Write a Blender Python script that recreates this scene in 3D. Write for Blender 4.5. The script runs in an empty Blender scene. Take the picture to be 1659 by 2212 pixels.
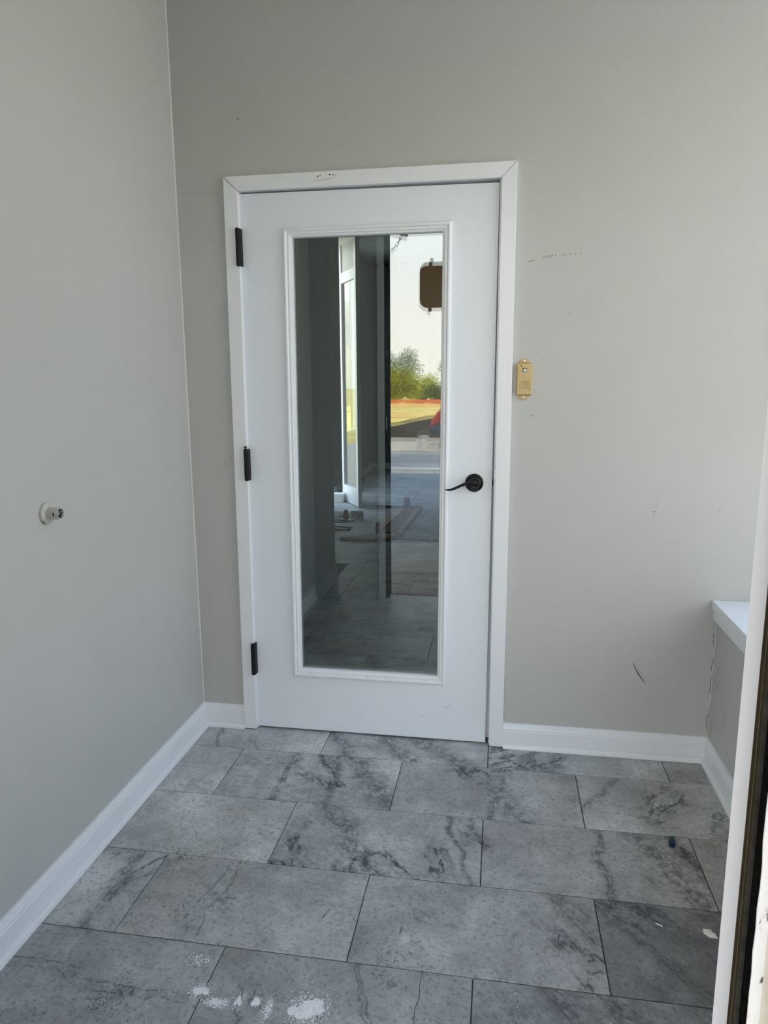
import bpy, bmesh, math, random
from mathutils import Vector, Matrix

# ------------------------------------------------------------------ camera, sky, sun, exposure
SC = bpy.context.scene
COL = SC.collection
random.seed(7)


def camera():
    yaw, pitch, roll = 0.1634, -0.1802, -0.0064
    cy, sy, cp, sp = math.cos(yaw), math.sin(yaw), math.cos(pitch), math.sin(pitch)
    fwd = Vector((-sy * cp, cy * cp, sp))
    right = Vector((cy, sy, 0))
    up = right.cross(fwd)
    r2 = math.cos(roll) * right + math.sin(roll) * up
    u2 = -math.sin(roll) * right + math.cos(roll) * up
    cd = bpy.data.cameras.new('camera')
    cd.sensor_fit = 'VERTICAL'
    cd.sensor_height = 36.0
    cd.lens = 1527.18 / 2212 * 36.0
    cd.clip_start = 0.02
    cd.clip_end = 500
    co = bpy.data.objects.new('camera', cd)
    m = Matrix.Identity(4)
    for i in range(3):
        m[i][0], m[i][1], m[i][2] = r2[i], u2[i], -fwd[i]
    m[0][3], m[1][3], m[2][3] = -0.0216, -2.5211, 1.3572
    co.matrix_world = m
    COL.objects.link(co)
    SC.camera = co


camera()

SKY = 4.3
w = bpy.data.worlds.new('sky')
SC.world = w
w.use_nodes = True
nt = w.node_tree
nt.nodes.clear()
wo = nt.nodes.new('ShaderNodeOutputWorld')
bg = nt.nodes.new('ShaderNodeBackground')
tc = nt.nodes.new('ShaderNodeTexCoord')
sx = nt.nodes.new('ShaderNodeSeparateXYZ')
rp = nt.nodes.new('ShaderNodeValToRGB')
nz = nt.nodes.new('ShaderNodeTexNoise')
nz.inputs['Scale'].default_value = 2.2
nz.inputs['Detail'].default_value = 6
mx = nt.nodes.new('ShaderNodeMix')
mx.data_type = 'RGBA'
rp.color_ramp.elements[0].position = 0.0
rp.color_ramp.elements[0].color = (1.0, 0.93, 0.82, 1)
rp.color_ramp.elements[1].position = 0.75
rp.color_ramp.elements[1].color = (0.40, 0.60, 0.96, 1)
e = rp.color_ramp.elements.new(0.28)
e.color = (0.88, 0.93, 0.98, 1)
cr = nt.nodes.new('ShaderNodeValToRGB')
cr.color_ramp.elements[0].position = 0.52
cr.color_ramp.elements[1].position = 0.72
nt.links.new(tc.outputs['Generated'], sx.inputs[0])
nt.links.new(sx.outputs['Z'], rp.inputs[0])
nt.links.new(tc.outputs['Generated'], nz.inputs['Vector'])
nt.links.new(nz.outputs['Fac'], cr.inputs[0])
nt.links.new(cr.outputs[0], mx.inputs['Factor'])
nt.links.new(rp.outputs[0], mx.inputs['A'])
mx.inputs['B'].default_value = (1.0, 0.94, 0.86, 1)
nt.links.new(mx.outputs['Result'], bg.inputs['Color'])
bg.inputs['Strength'].default_value = SKY
nt.links.new(bg.outputs[0], wo.inputs[0])

sd = bpy.data.lights.new('sun', 'SUN')
sd.energy = 11.0
sd.color = (1.0, 0.88, 0.68)
sd.angle = 0.01
so = bpy.data.objects.new('sun', sd)
so.rotation_euler = Vector((-0.25, -0.72, -0.80)).to_track_quat('-Z', 'Y').to_euler()
COL.objects.link(so)

SC.view_settings.view_transform = 'Standard'
SC.view_settings.look = 'None'
SC.view_settings.gamma = 1.0
SC.view_settings.use_curve_mapping = False
SC.view_settings.exposure = 0.16
SC.cycles.transparent_max_bounces = 24
SC.cycles.max_bounces = 14
SC.cycles.diffuse_bounces = 6


# ------------------------------------------------------------------ helpers
class NB:
    """small node builder"""
    def __init__(s, name):
        s.m = bpy.data.materials.new(name)
        s.m.use_nodes = True
        s.t = s.m.node_tree
        s.b = s.t.nodes['Principled BSDF']

    def n(s, kind, **kw):
        nd = s.t.nodes.new('ShaderNode' + kind)
        for k, v in kw.items():
            setattr(nd, k, v)
        return nd

    def l(s, a, b):
        s.t.links.new(a, b)

    def math(s, op, a, b=None, c=None):
        nd = s.n('Math', operation=op)
        for i, v in enumerate((a, b, c)):
            if v is None:
                continue
            if isinstance(v, (int, float)):
                nd.inputs[i].default_value = v
            else:
                s.l(v, nd.inputs[i])
        return nd.outputs[0]

    def noise(s, vec, scale, detail=4, rough=0.5, dist=0.0):
        nd = s.n('TexNoise')
        nd.inputs['Scale'].default_value = scale
        nd.inputs['Detail'].default_value = detail
        nd.inputs['Roughness'].default_value = rough
        nd.inputs['Distortion'].default_value = dist
        if vec is not None:
            s.l(vec, nd.inputs['Vector'])
        return nd.outputs['Fac']

    def ramp(s, fac, stops):
        nd = s.n('ValToRGB')
        el = nd.color_ramp.elements
        while len(el) < len(stops):
            el.new(0.5)
        for x, (p, c) in zip(el, stops):
            x.position = p
            x.color = c if len(c) == 4 else (*c, 1)
        s.l(fac, nd.inputs[0])
        return nd.outputs[0]

    def mix(s, fac, a, b):
        nd = s.n('Mix', data_type='RGBA')
        for k, v in (('Factor', fac), ('A', a), ('B', b)):
            if isinstance(v, (int, float)):
                nd.inputs[k].default_value = v
            elif isinstance(v, tuple):
                nd.inputs[k].default_value = (*v, 1) if len(v) == 3 else v
            else:
                s.l(v, nd.inputs[k])
        return nd.outputs['Result']

    def bump(s, h, strength=0.2, dist=0.002):
        nd = s.n('Bump')
        nd.inputs['Strength'].default_value = strength
        nd.inputs['Distance'].default_value = dist
        s.l(h, nd.inputs['Height'])
        s.l(nd.outputs[0], s.b.inputs['Normal'])

    def obj(s):
        return s.n('TexCoord').outputs['Object']


def mat(name, col, rough=0.5, metal=0.0, var=0.06, vscale=6.0, bump=0.0, bscale=200.0, spec=0.5):
    b = NB(name)
    v = b.obj()
    f = b.noise(v, vscale, 5, 0.55)
    dk = tuple(c * (1 - var) for c in col)
    lt = tuple(min(1, c * (1 + var)) for c in col)
    b.l(b.ramp(f, [(0.3, dk), (0.7, lt)]), b.b.inputs['Base Color'])
    b.b.inputs['Roughness'].default_value = rough
    b.b.inputs['Metallic'].default_value = metal
    b.b.inputs['Specular IOR Level'].default_value = spec
    if bump:
        b.bump(b.noise(v, bscale, 3, 0.6), bump, 0.001)
    return b.m


def glass(name, tint=(0.9, 0.93, 0.91), f0=0.043, top=1.0):
    b = NB(name)
    t = b.t
    t.nodes.remove(b.b)
    out = [n for n in t.nodes if n.type == 'OUTPUT_MATERIAL'][0]
    geo = b.n('NewGeometry')
    dot = b.n('VectorMath', operation='DOT_PRODUCT')
    b.l(geo.outputs['Incoming'], dot.inputs[0])
    b.l(geo.outputs['Normal'], dot.inputs[1])
    c = b.math('ABSOLUTE', dot.outputs['Value'])
    p = b.math('POWER', b.math('SUBTRACT', 1.0, c), 5.0)
    f = b.math('MULTIPLY_ADD', p, (1 - f0) * top, f0)
    tr = b.n('BsdfTransparent')
    tr.inputs[0].default_value = (*tint, 1)
    gl = b.n('BsdfGlossy')
    gl.inputs['Roughness'].default_value = 0.0
    mxs = b.n('MixShader')
    b.l(f, mxs.inputs[0])
    b.l(tr.outputs[0], mxs.inputs[1])
    b.l(gl.outputs[0], mxs.inputs[2])
    b.l(mxs.outputs[0], out.inputs[0])
    return b.m


def bx(bm, x0, x1, y0, y1, z0, z1):
    vs = [bm.verts.new((x, y, z)) for z in (z0, z1) for y in (y0, y1) for x in (x0, x1)]
    for f in ((0, 2, 3, 1), (4, 5, 7, 6), (0, 1, 5, 4), (2, 6, 7, 3), (0, 4, 6, 2), (1, 3, 7, 5)):
        bm.faces.new([vs[i] for i in f])


def prism(bm, pts, a, b):
    """closed loop of points swept by a function: pts -> a(p), b(p)"""
    A = [bm.verts.new(a(p)) for p in pts]
    B = [bm.verts.new(b(p)) for p in pts]
    n = len(pts)
    for i in range(n):
        bm.faces.new((A[i], A[(i + 1) % n], B[(i + 1) % n], B[i]))
    bm.faces.new(A[::-1])
    bm.faces.new(B)


def lathe(bm, prof, frame, seg=32, cap=True):
    """prof: list of (radius, height); frame: function (u,v,h)->xyz"""
    rings = []
    for r, h in prof:
        rings.append([bm.verts.new(frame(r * math.cos(2 * math.pi * k / seg), r * math.sin(2 * math.pi * k / seg), h)) for k in range(seg)])
    for A, B in zip(rings, rings[1:]):
        for k in range(seg):
            bm.faces.new((A[k], A[(k + 1) % seg], B[(k + 1) % seg], B[k]))
    if cap:
        bm.faces.new(rings[0][::-1])
        bm.faces.new(rings[-1])


def tube(bm, pts, rads, seg=12, flat=1.0):
    pts = [Vector(p) for p in pts]
    rings = []
    for i, p in enumerate(pts):
        d = (pts[min(i + 1, len(pts) - 1)] - pts[max(i - 1, 0)]).normalized()
        ref = Vector((0, 1, 0)) if abs(d.y) < 0.9 else Vector((0, 0, 1))
        u = d.cross(ref).normalized()
        v = u.cross(d).normalized()
        r = rads[i] if isinstance(rads, (list, tuple)) else rads
        rings.append([bm.verts.new(p + r * math.cos(2 * math.pi * k / seg) * u + r * flat * math.sin(2 * math.pi * k / seg) * v) for k in range(seg)])
    for A, B in zip(rings, rings[1:]):
        for k in range(seg):
            bm.faces.new((A[k], A[(k + 1) % seg], B[(k + 1) % seg], B[k]))
    bm.faces.new(rings[0][::-1])
    bm.faces.new(rings[-1])


def link(o, parent=None):
    COL.objects.link(o)
    if parent is not None:
        o.parent = parent
        o.matrix_parent_inverse = Matrix.Translation(-TOPLOC.get(parent.name, Vector((0, 0, 0))))
        TOPLOC[o.name] = Vector((0, 0, 0)) if False else TOPLOC.get(o.name, Vector((0, 0, 0)))
    return o


TOPLOC = {}


def obj(name, bm, m, parent=None, smooth=False, bevel=0.0, shear=None):
    bmesh.ops.recalc_face_normals(bm, faces=bm.faces[:])
    if shear:
        for v in bm.verts:
            v.co = shear(v.co)
    me = bpy.data.meshes.new(name)
    bm.to_mesh(me)
    bm.free()
    for mm in (m if isinstance(m, (list, tuple)) else [m]):
        me.materials.append(mm)
    if smooth:
        for p in me.polygons:
            p.use_smooth = True
    o = bpy.data.objects.new(name, me)
    link(o, parent)
    if smooth == 'auto':
        try:
            me.set_sharp_from_angle(angle=math.radians(40))
        except Exception:
            pass
    if bevel:
        md = o.modifiers.new('bevel', 'BEVEL')
        md.width = bevel
        md.segments = 2
        md.limit_method = 'ANGLE'
    return o


def thing(name, loc, label, cat, group=None, kind=None):
    o = bpy.data.objects.new(name, None)
    o.empty_display_size = 0.05
    COL.objects.link(o)
    o.location = loc
    TOPLOC[o.name] = Vector(loc)
    return tag(o, label, cat, group, kind)


def tag(o, label=None, cat=None, group=None, kind=None):
    if label:
        o['label'] = label
    if cat:
        o['category'] = cat
    if group:
        o['group'] = group
    if kind:
        o['kind'] = kind
    return o


def boxobj(name, dims, m, parent=None, bevel=0.0, shear=None):
    bm = bmesh.new()
    for d in (dims if isinstance(dims[0], (tuple, list)) else [dims]):
        bx(bm, *d)
    return obj(name, bm, m, parent, bevel=bevel, shear=shear)


# ------------------------------------------------------------------ materials
def wall_paint(name, col):
    b = NB(name)
    v = b.obj()
    lo = b.noise(v, 1.3, 4, 0.6)
    mid = b.noise(v, 9.0, 4, 0.6)
    c = b.ramp(lo, [(0.3, tuple(x * 0.965 for x in col)), (0.7, tuple(x * 1.03 for x in col))])
    c = b.mix(b.ramp(mid, [(0.35, (0, 0, 0)), (0.8, (0.10, 0.10, 0.10))]), c, tuple(x * 0.86 for x in col))
    b.l(c, b.b.inputs['Base Color'])
    b.b.inputs['Roughness'].default_value = 0.42
    b.b.inputs['Specular IOR Level'].default_value = 0.35
    b.bump(b.noise(v, 420, 2, 0.5), 0.10, 0.0006)
    return b.m


def trim_paint(name, col, rough=0.32):
    b = NB(name)
    v = b.obj()
    d = b.noise(v, 60.0, 6, 0.7)
    spots = b.ramp(d, [(0.0, (0, 0, 0)), (0.70, (0, 0, 0)), (0.80, (0.5, 0.5, 0.5))])
    c = b.mix(spots, col, tuple(x * 0.72 for x in col))
    b.l(c, b.b.inputs['Base Color'])
    b.b.inputs['Roughness'].default_value = rough
    b.bump(b.noise(v, 180, 3, 0.5), 0.08, 0.0008)
    return b.m


M = {}
M['wall'] = wall_paint('gray_wall_paint', (0.505, 0.51, 0.492))
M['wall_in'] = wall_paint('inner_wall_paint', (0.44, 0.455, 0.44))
M['wall_dimmed'] = wall_paint('inner_wall_paint_dimmed', (0.20, 0.215, 0.205))  # darker copy of the inner wall paint; dim light put into the color
M['ceil_dimmed'] = mat('inner_ceiling_paint_dimmed', (0.22, 0.23, 0.225), 0.9)  # darkened in color for the room's dim light
M['white'] = trim_paint('white_trim_paint', (0.785, 0.81, 0.84))
M['door'] = trim_paint('white_door_paint', (0.76, 0.805, 0.865), 0.38)
M['ceil'] = mat('ceiling_paint', (0.72, 0.70, 0.64), 0.9)
M['black'] = mat('black_bronze_metal', (0.012, 0.011, 0.012), 0.32, 0.6, 0.2, 40)
M['jamb'] = trim_paint('jamb_paint_shaded', (0.60, 0.60, 0.62))  # white trim paint grayed to stand in for blocked light
M['hinge'] = mat('black_hinge_metal', (0.006, 0.0055, 0.006), 0.5, 0.0, 0.2, 60, spec=0.25)
M['steel'] = mat('steel', (0.55, 0.55, 0.55), 0.3, 1.0)
M['dullsteel'] = mat('dull_zinc', (0.45, 0.47, 0.46), 0.45, 0.8, 0.2, 60)
M['dark'] = mat('dark_hole', (0.01, 0.01, 0.01), 0.9)
M['plate'] = mat('painted_strike', (0.62, 0.62, 0.62), 0.5, 0.0, 0.2, 60)
M['beige'] = mat('beige_plastic', (0.56, 0.42, 0.19), 0.42, 0, 0.05, 30, 0.05, 300)
M['beigedk'] = mat('beige_plastic_groove', (0.22, 0.15, 0.055), 0.6)
M['lens'] = mat('clear_lens', (0.75, 0.75, 0.7), 0.1)
M['lensdk'] = mat('dark_lens_frame', (0.06, 0.06, 0.05), 0.3)
M['sock'] = mat('offwhite_socket', (0.50, 0.50, 0.46), 0.5, 0, 0.1, 60)
M['grout'] = mat('grout', (0.15, 0.145, 0.13), 0.95, 0, 0.3, 30)
M['olive'] = mat('olive_weatherstrip', (0.020, 0.015, 0.004), 0.7, 0.0, 0.3, 30, spec=0.1)
M['rust'] = mat('amber_edge', (0.06, 0.035, 0.008), 0.6, 0.0, 0.3, 40)
M['gap_shade'] = mat('black_gap_shade', (0.006, 0.006, 0.006), 1.0, 0, 0.5, 80, 0.6, 90, 0.0)  # black that stands in for shade at the entrance jambs
M['greydk'] = mat('dusty_gray_seal', (0.035, 0.032, 0.026), 0.9, 0, 0.4, 60, 0.4, 90, 0.1)
M['mark'] = mat('scuff_gray', (0.13, 0.13, 0.125), 0.8, 0, 0.3, 80)
M['marklt'] = mat('scuff_light', (0.36, 0.36, 0.34), 0.8, 0, 0.2, 80)
M['rustdot'] = mat('rust_stain', (0.50, 0.36, 0.25), 0.8)
M['caulk'] = mat('caulk', (0.62, 0.63, 0.61), 0.6)
M['wood'] = mat('raw_wood', (0.52, 0.38, 0.25), 0.85, 0, 0.35, 14, 0.3, 60)
M['wooddk'] = mat('stained_wood', (0.24, 0.12, 0.08), 0.8, 0, 0.35, 20, 0.3, 60)
M['paper'] = mat('white_card', (0.8, 0.8, 0.8), 0.8)
M['chip'] = mat('white_chip', (0.78, 0.78, 0.74), 0.7)
M['teal'] = mat('teal_plastic', (0.0, 0.045, 0.085), 0.45)
M['glass'] = glass('door_glass', (0.93, 0.955, 0.945), 0.086)
M['winglass'] = glass('tinted_window_glass', (0.88, 0.91, 0.94), 0.05)
M['shard'] = glass('clear_shard', (0.93, 0.97, 0.95), 0.06)
M['leafglass'] = glass('clear_glass', (0.95, 0.97, 0.96), 0.043)
M['powder'] = mat('plaster_powder', (0.78, 0.78, 0.79), 0.95, 0, 0.1, 200)
M['powderbl'] = mat('paint_smear', (0.50, 0.54, 0.57), 0.9, 0, 0.25, 150)
M['sign'] = mat('amber_panel', (0.36, 0.15, 0.012), 0.5, 0, 0.06, 5)
M['signedge'] = mat('dark_panel_edge', (0.05, 0.03, 0.02), 0.5)
M['galv'] = mat('galvanised_steel', (0.35, 0.35, 0.36), 0.45, 0.7)
M['concrete'] = mat('concrete', (0.42, 0.41, 0.39), 0.9, 0, 0.15, 6, 0.3, 60)
M['asphalt'] = mat('asphalt', (0.17, 0.18, 0.20), 0.9, 0, 0.25, 8, 0.5, 90)
M['sand'] = mat('sandy_verge', (0.42, 0.38, 0.30), 0.95, 0, 0.15, 2, 0.4, 30)
M['grass'] = mat('dry_grass', (0.62, 0.52, 0.15), 0.95, 0, 0.25, 1.2, 0.5, 20)
M['paver'] = mat('paver_concrete', (0.36, 0.35, 0.33), 0.9, 0, 0.2, 12, 0.4, 80)
M['silt'] = mat('black_silt_fabric', (0.045, 0.036, 0.032), 0.9, 0, 0.3, 6)
M['orange'] = mat('orange_mesh', (0.75, 0.17, 0.06), 0.7)
M['leaf'] = mat('leaf_green', (0.46, 0.46, 0.05), 0.7, 0, 0.45, 3)
M['leafdk'] = mat('leaf_dark_green', (0.25, 0.27, 0.06), 0.7, 0, 0.45, 3)
M['leafgy'] = mat('leaf_gray_green', (0.33, 0.36, 0.27), 0.7, 0, 0.3, 3)
M['bark'] = mat('bark', (0.10, 0.08, 0.06), 0.9, 0, 0.3, 20)
M['shirt'] = mat('red_cloth', (0.34, 0.035, 0.03), 0.9, 0, 0.2, 20)
M['jean'] = mat('navy_cloth', (0.045, 0.055, 0.09), 0.9, 0, 0.2, 20)
M['skin'] = mat('skin', (0.45, 0.28, 0.2), 0.6)
M['hair'] = mat('dark_hair', (0.03, 0.02, 0.015), 0.6)
M['shoe'] = mat('dark_shoe', (0.06, 0.055, 0.05), 0.7)
M['bucket'] = mat('gray_bucket_plastic', (0.45, 0.45, 0.43), 0.6)
M['brick'] = mat('tan_brick', (0.42, 0.33, 0.2), 0.9, 0, 0.2, 4)
M['stucco'] = mat('cream_stucco', (0.60, 0.55, 0.46), 0.95, 0, 0.12, 8, 0.6, 60)


def chipped():
    b = NB('chipped_white_paint')
    v = b.obj()
    sc = b.n('Mapping')
    sc.inputs['Scale'].default_value = (1, 1, 0.35)
    b.l(v, sc.inputs['Vector'])
    f = b.noise(sc.outputs[0], 70, 6, 0.65)
    c = b.ramp(f, [(0.36, (0.03, 0.028, 0.028)), (0.42, (0.78, 0.78, 0.80)), (0.62, (0.80, 0.80, 0.80)), (0.75, (0.62, 0.58, 0.50))])
    b.l(c, b.b.inputs['Base Color'])
    b.b.inputs['Roughness'].default_value = 0.6
    b.bump(f, 0.5, 0.002)
    return b.m


M['chipped'] = chipped()


def tile_mat():
    b = NB('gray_marble_tile')
    vo = b.obj()
    tl = b.n('Mapping')
    tl.inputs['Location'].default_value = (0.137, 0.271, 0.3713)
    tl.inputs['Rotation'].default_value = (0.31, 0.23, 0.4)
    b.l(vo, tl.inputs['Vector'])
    v = tl.outputs[0]
    oi = b.n('ObjectInfo')

    def at(nm):
        a = b.n('Attribute', attribute_type='OBJECT', attribute_name=nm)
        return a.outputs['Fac']
    tone, vein, ang, warm = at('tone'), at('vein'), at('ang'), at('warm')
    off = b.n('VectorMath', operation='MULTIPLY_ADD')
    cmb = b.n('CombineXYZ')
    b.l(oi.outputs['Random'], cmb.inputs[0])
    b.l(b.math('MULTIPLY', oi.outputs['Random'], 3.7), cmb.inputs[1])
    b.l(cmb.outputs[0], off.inputs[0])
    off.inputs[1].default_value = (37.0, 11.0, 0.0)
    b.l(vo, off.inputs[2])
    rot = b.n('VectorRotate', rotation_type='Z_AXIS')
    b.l(off.outputs[0], rot.inputs['Vector'])
    b.l(ang, rot.inputs['Angle'])
    st = b.n('Mapping')
    st.inputs['Scale'].default_value = (1.0, 2.6, 1.0)
    st.inputs['Location'].default_value = (0.0, 0.0, 0.2317)
    b.l(rot.outputs[0], st.inputs['Vector'])
    pm = b.n('Mapping')
    pm.inputs['Location'].default_value = (0.0, 0.0, 0.3713)
    pm.inputs['Rotation'].default_value = (0.27, 0.19, 0.0)
    b.l(off.outputs[0], pm.inputs['Vector'])
    p = pm.outputs[0]
    # cloudy base
    cl = b.math('ADD', b.math('MULTIPLY', b.noise(p, 4.0, 8, 0.66), 0.72), b.math('MULTIPLY', b.noise(p, 17.0, 6, 0.7), 0.28))
    base = b.ramp(cl, [(0.34, (0.29, 0.305, 0.31)), (0.50, (0.46, 0.475, 0.48)), (0.64, (0.66, 0.675, 0.68))])
    warmc = b.ramp(cl, [(0.34, (0.30, 0.295, 0.28)), (0.50, (0.465, 0.46, 0.435)), (0.64, (0.63, 0.625, 0.60))])
    c = b.mix(warm, base, warmc)
    # domain warp for natural veins
    wn = b.n('TexNoise')
    wn.inputs['Scale'].default_value = 5.0
    wn.inputs['Detail'].default_value = 5
    b.l(st.outputs[0], wn.inputs['Vector'])
    wp = b.n('VectorMath', operation='MULTIPLY_ADD')
    b.l(wn.outputs['Color'], wp.inputs[0])
    wp.inputs[1].default_value = (0.22, 0.22, 0.0)
    b.l(st.outputs[0], wp.inputs[2])
    bands = b.noise(wp.outputs[0], 1.3, 6, 0.62)
    rnd = b.ramp(bands, [(0.52, (0, 0, 0)), (0.70, (0.5, 0.5, 0.5))])
    w2 = b.n('TexNoise')
    w2.inputs['Scale'].default_value = 7.0
    w2.inputs['Detail'].default_value = 6
    b.l(v, w2.inputs['Vector'])
    q2 = b.n('VectorMath', operation='MULTIPLY_ADD')
    b.l(w2.outputs['Color'], q2.inputs[0])
    q2.inputs[1].default_value = (0.11, 0.11, 0.0)
    b.l(vo, q2.inputs[2])
    q3 = b.n('VectorMath', operation='SUBTRACT')
    b.l(q2.outputs[0], q3.inputs[0])
    q3.inputs[1].default_value = (0.055, 0.055, 0.0)
    qs = b.n('SeparateXYZ')
    b.l(q3.outputs[0], qs.inputs[0])
    placed = 0.0
    core = 0.0
    for q in range(3):
        ba = b.n('Attribute', attribute_type='OBJECT', attribute_name='band%d' % q)
        bs = b.n('SeparateXYZ')
        b.l(ba.outputs['Vector'], bs.inputs[0])
        wd = at('width%d' % q)
        du = b.math('SUBTRACT', qs.outputs[0], bs.outputs[0])
        dv = b.math('SUBTRACT', qs.outputs[1], bs.outputs[1])
        dd = b.math('ABSOLUTE', b.math('SUBTRACT', b.math('MULTIPLY', dv, b.math('COSINE', bs.outputs[2])), b.math('MULTIPLY', du, b.math('SINE', bs.outputs[2]))))
        on = b.math('GREATER_THAN', wd, 0.001)
        rel = b.math('DIVIDE', dd, b.math('ADD', wd, 0.0001))
        g = b.math('MULTIPLY', b.math('MAXIMUM', b.math('SUBTRACT', 1.0, b.math('MULTIPLY', rel, 0.8)), 0.0), on)
        placed = b.math('MAXIMUM', placed, g)
        core = b.math('MAXIMUM', core, b.math('MULTIPLY', b.math('MAXIMUM', b.math('SUBTRACT', 1.0, b.math('DIVIDE', b.math('ABSOLUTE', b.math('SUBTRACT', dd, b.math('MULTIPLY', wd, 0.30))), 0.0035)), 0.0), on))
    pl = b.math('MULTIPLY', b.math('POWER', b.math('MAXIMUM', placed, 0.0), 0.8), 0.95)
    # streaks run along the band
    bmask = b.math('MAXIMUM', rnd, pl)
    mott = b.ramp(b.noise(p, 38, 5, 0.7), [(0.40, (0.12, 0.12, 0.12)), (0.60, (1, 1, 1))])
    c = b.mix(b.math('MULTIPLY', b.math('MULTIPLY', bmask, mott), b.math('MULTIPLY', vein, 0.72)), c, (0.15, 0.16, 0.17))
    vn = b.noise(wp.outputs[0], 1.7, 7, 0.6)
    ab = b.math('ABSOLUTE', b.math('SUBTRACT', vn, 0.5))
    halo = b.math('MAXIMUM', b.math('SUBTRACT', 1.0, b.math('MULTIPLY', ab, 16.0)), 0.0)
    ridge = b.math('MAXIMUM', b.math('SUBTRACT', 1.0, b.math('MULTIPLY', ab, 48.0)), 0.0)
    msk = b.ramp(b.noise(p, 2.6, 3, 0.5), [(0.48, (0, 0, 0)), (0.60, (1, 1, 1))])
    fine = b.ramp(b.noise(p, 55, 4, 0.7), [(0.40, (0, 0, 0)), (0.55, (1, 1, 1))])
    hc = b.n('Clamp')
    b.l(b.math('MULTIPLY', b.math('MULTIPLY', b.math('MULTIPLY', halo, msk), mott), b.math('MULTIPLY', vein, 0.62)), hc.inputs[0])
    c = b.mix(hc.outputs[0], c, (0.15, 0.165, 0.18))
    rc = b.n('Clamp')
    b.l(b.math('MULTIPLY', b.math('MULTIPLY', b.math('MULTIPLY', ridge, msk), fine), b.math('MULTIPLY', vein, 0.9)), rc.inputs[0])
    c = b.mix(rc.outputs[0], c, (0.06, 0.07, 0.08))
    c = b.mix(b.math('MULTIPLY', b.math('MULTIPLY', core, fine), 0.75), c, (0.07, 0.08, 0.09))
    # grain and dirt specks
    gr = b.noise(p, 90, 5, 0.75)
    c = b.mix(b.ramp(gr, [(0.30, (0.8, 0.8, 0.8)), (0.50, (0, 0, 0))]), c, (0.15, 0.155, 0.155))
    sp = b.noise(st.outputs[0], 48, 4, 0.7)
    c = b.mix(b.ramp(sp, [(0.60, (0, 0, 0)), (0.78, (0.35, 0.35, 0.35))]), c, (0.68, 0.69, 0.69))
    dk = b.math('MULTIPLY', b.noise(v, 85, 5, 0.8, 1.5), b.math('ADD', b.noise(v, 7, 3, 0.6), 0.5))
    c = b.mix(b.ramp(dk, [(0.655, (0, 0, 0)), (0.70, (0.75, 0.75, 0.75))]), c, (0.05, 0.05, 0.05))
    ml = b.n('VectorMath', operation='SCALE')
    b.l(c, ml.inputs[0])
    b.l(b.math('MULTIPLY', tone, 1.05), ml.inputs['Scale'])
    b.l(ml.outputs[0], b.b.inputs['Base Color'])
    rg = b.ramp(gr, [(0.3, (0.40, 0.40, 0.40)), (0.7, (0.56, 0.56, 0.56))])
    b.l(rg, b.b.inputs['Roughness'])
    b.b.inputs['Specular IOR Level'].default_value = 0.4
    h = b.math('ADD', b.math('MULTIPLY', gr, 0.6), b.math('ADD', sp, b.math('MULTIPLY', bands, 2.0)))
    b.bump(h, 0.28, 0.0022)
    return b.m


M['tile'] = tile_mat()

# ------------------------------------------------------------------ room shell
XL, XR, H = -1.18, 0.743, 3.2
DL, DR, DT = -0.960, -0.030, 2.024        # rough opening in the back wall


def struct(o, label, cat):
    return tag(o, label, cat, None, 'structure')


wb = boxobj('wall_back', [(-2.2, DL, 0, 0.12, -0.1, H), (DL, DR, 0, 0.12, DT, H), (DR, 1.35, 0, 0.12, -0.1, H)], M['wall'])
struct(wb, 'gray painted wall around the white glazed door', 'wall')
wl = boxobj('wall_left', (XL - 0.12, XL, -1.81, 0, -0.1, H), M['wall'])
struct(wl, 'plain gray painted side wall holding a round socket', 'wall')
wr = boxobj('wall_right', [(XR, 1.10, -1.68, 0, -0.1, 0.575), (XR + 0.22, 1.10, -1.68, 0, 2.95, H)], M['wall'])
struct(wr, 'low gray half wall under the white ledge', 'wall')
wf = boxobj('wall_front', [(XL, -0.765, -1.80, -1.755, -0.1, H), (-0.765, 0.29, -1.80, -1.70, 2.28, H), (0.30, 1.10, -1.797, -1.685, -0.1, H)], M['wall'])
struct(wf, 'gray inner face of the entrance wall beside the outer doorway', 'wall')
ws = boxobj('wall_facade', [(-6.0, -0.71, -1.85, -1.805, -0.12, 3.2), (0.2744, 3.0, -1.84, -1.7980, -0.12, 3.2), (-0.71, 0.2747, -1.84, -1.81, 2.28, 3.2)], M['stucco'])
struct(ws, 'cream stucco outer wall at the right edge beside the entrance jamb', 'wall')
ce = boxobj('ceiling', (XL - 0.12, 1.35, -1.81, 0.0, H, H + 0.25), M['ceil'])
struct(ce, 'white ceiling over the small vestibule', 'ceiling')

fl = boxobj('floor', (-1.3, 1.1, -1.87, 0.06, -0.13, -0.006), M['grout'])
struct(fl, 'gray marble look tile floor of the vestibule', 'floor')

G = 0.0028


def tile_bm(x0, x1, y0, y1, zt):
    bm = bmesh.new()
    c = 0.0012
    lo = [bm.verts.new((x, y, -0.006)) for x, y in ((x0, y0), (x1, y0), (x1, y1), (x0, y1))]
    mi = [bm.verts.new((x, y, zt - c)) for x, y in ((x0, y0), (x1, y0), (x1, y1), (x0, y1))]
    hi = [bm.verts.new((x, y, zt)) for x, y in ((x0 + c, y0 + c), (x1 - c, y0 + c), (x1 - c, y1 - c), (x0 + c, y1 - c))]
    for A, B in ((lo, mi), (mi, hi)):
        for k in range(4):
            bm.faces.new((A[k], A[(k + 1) % 4], B[(k + 1) % 4], B[k]))
    bm.faces.new(hi)
    return bm


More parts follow.
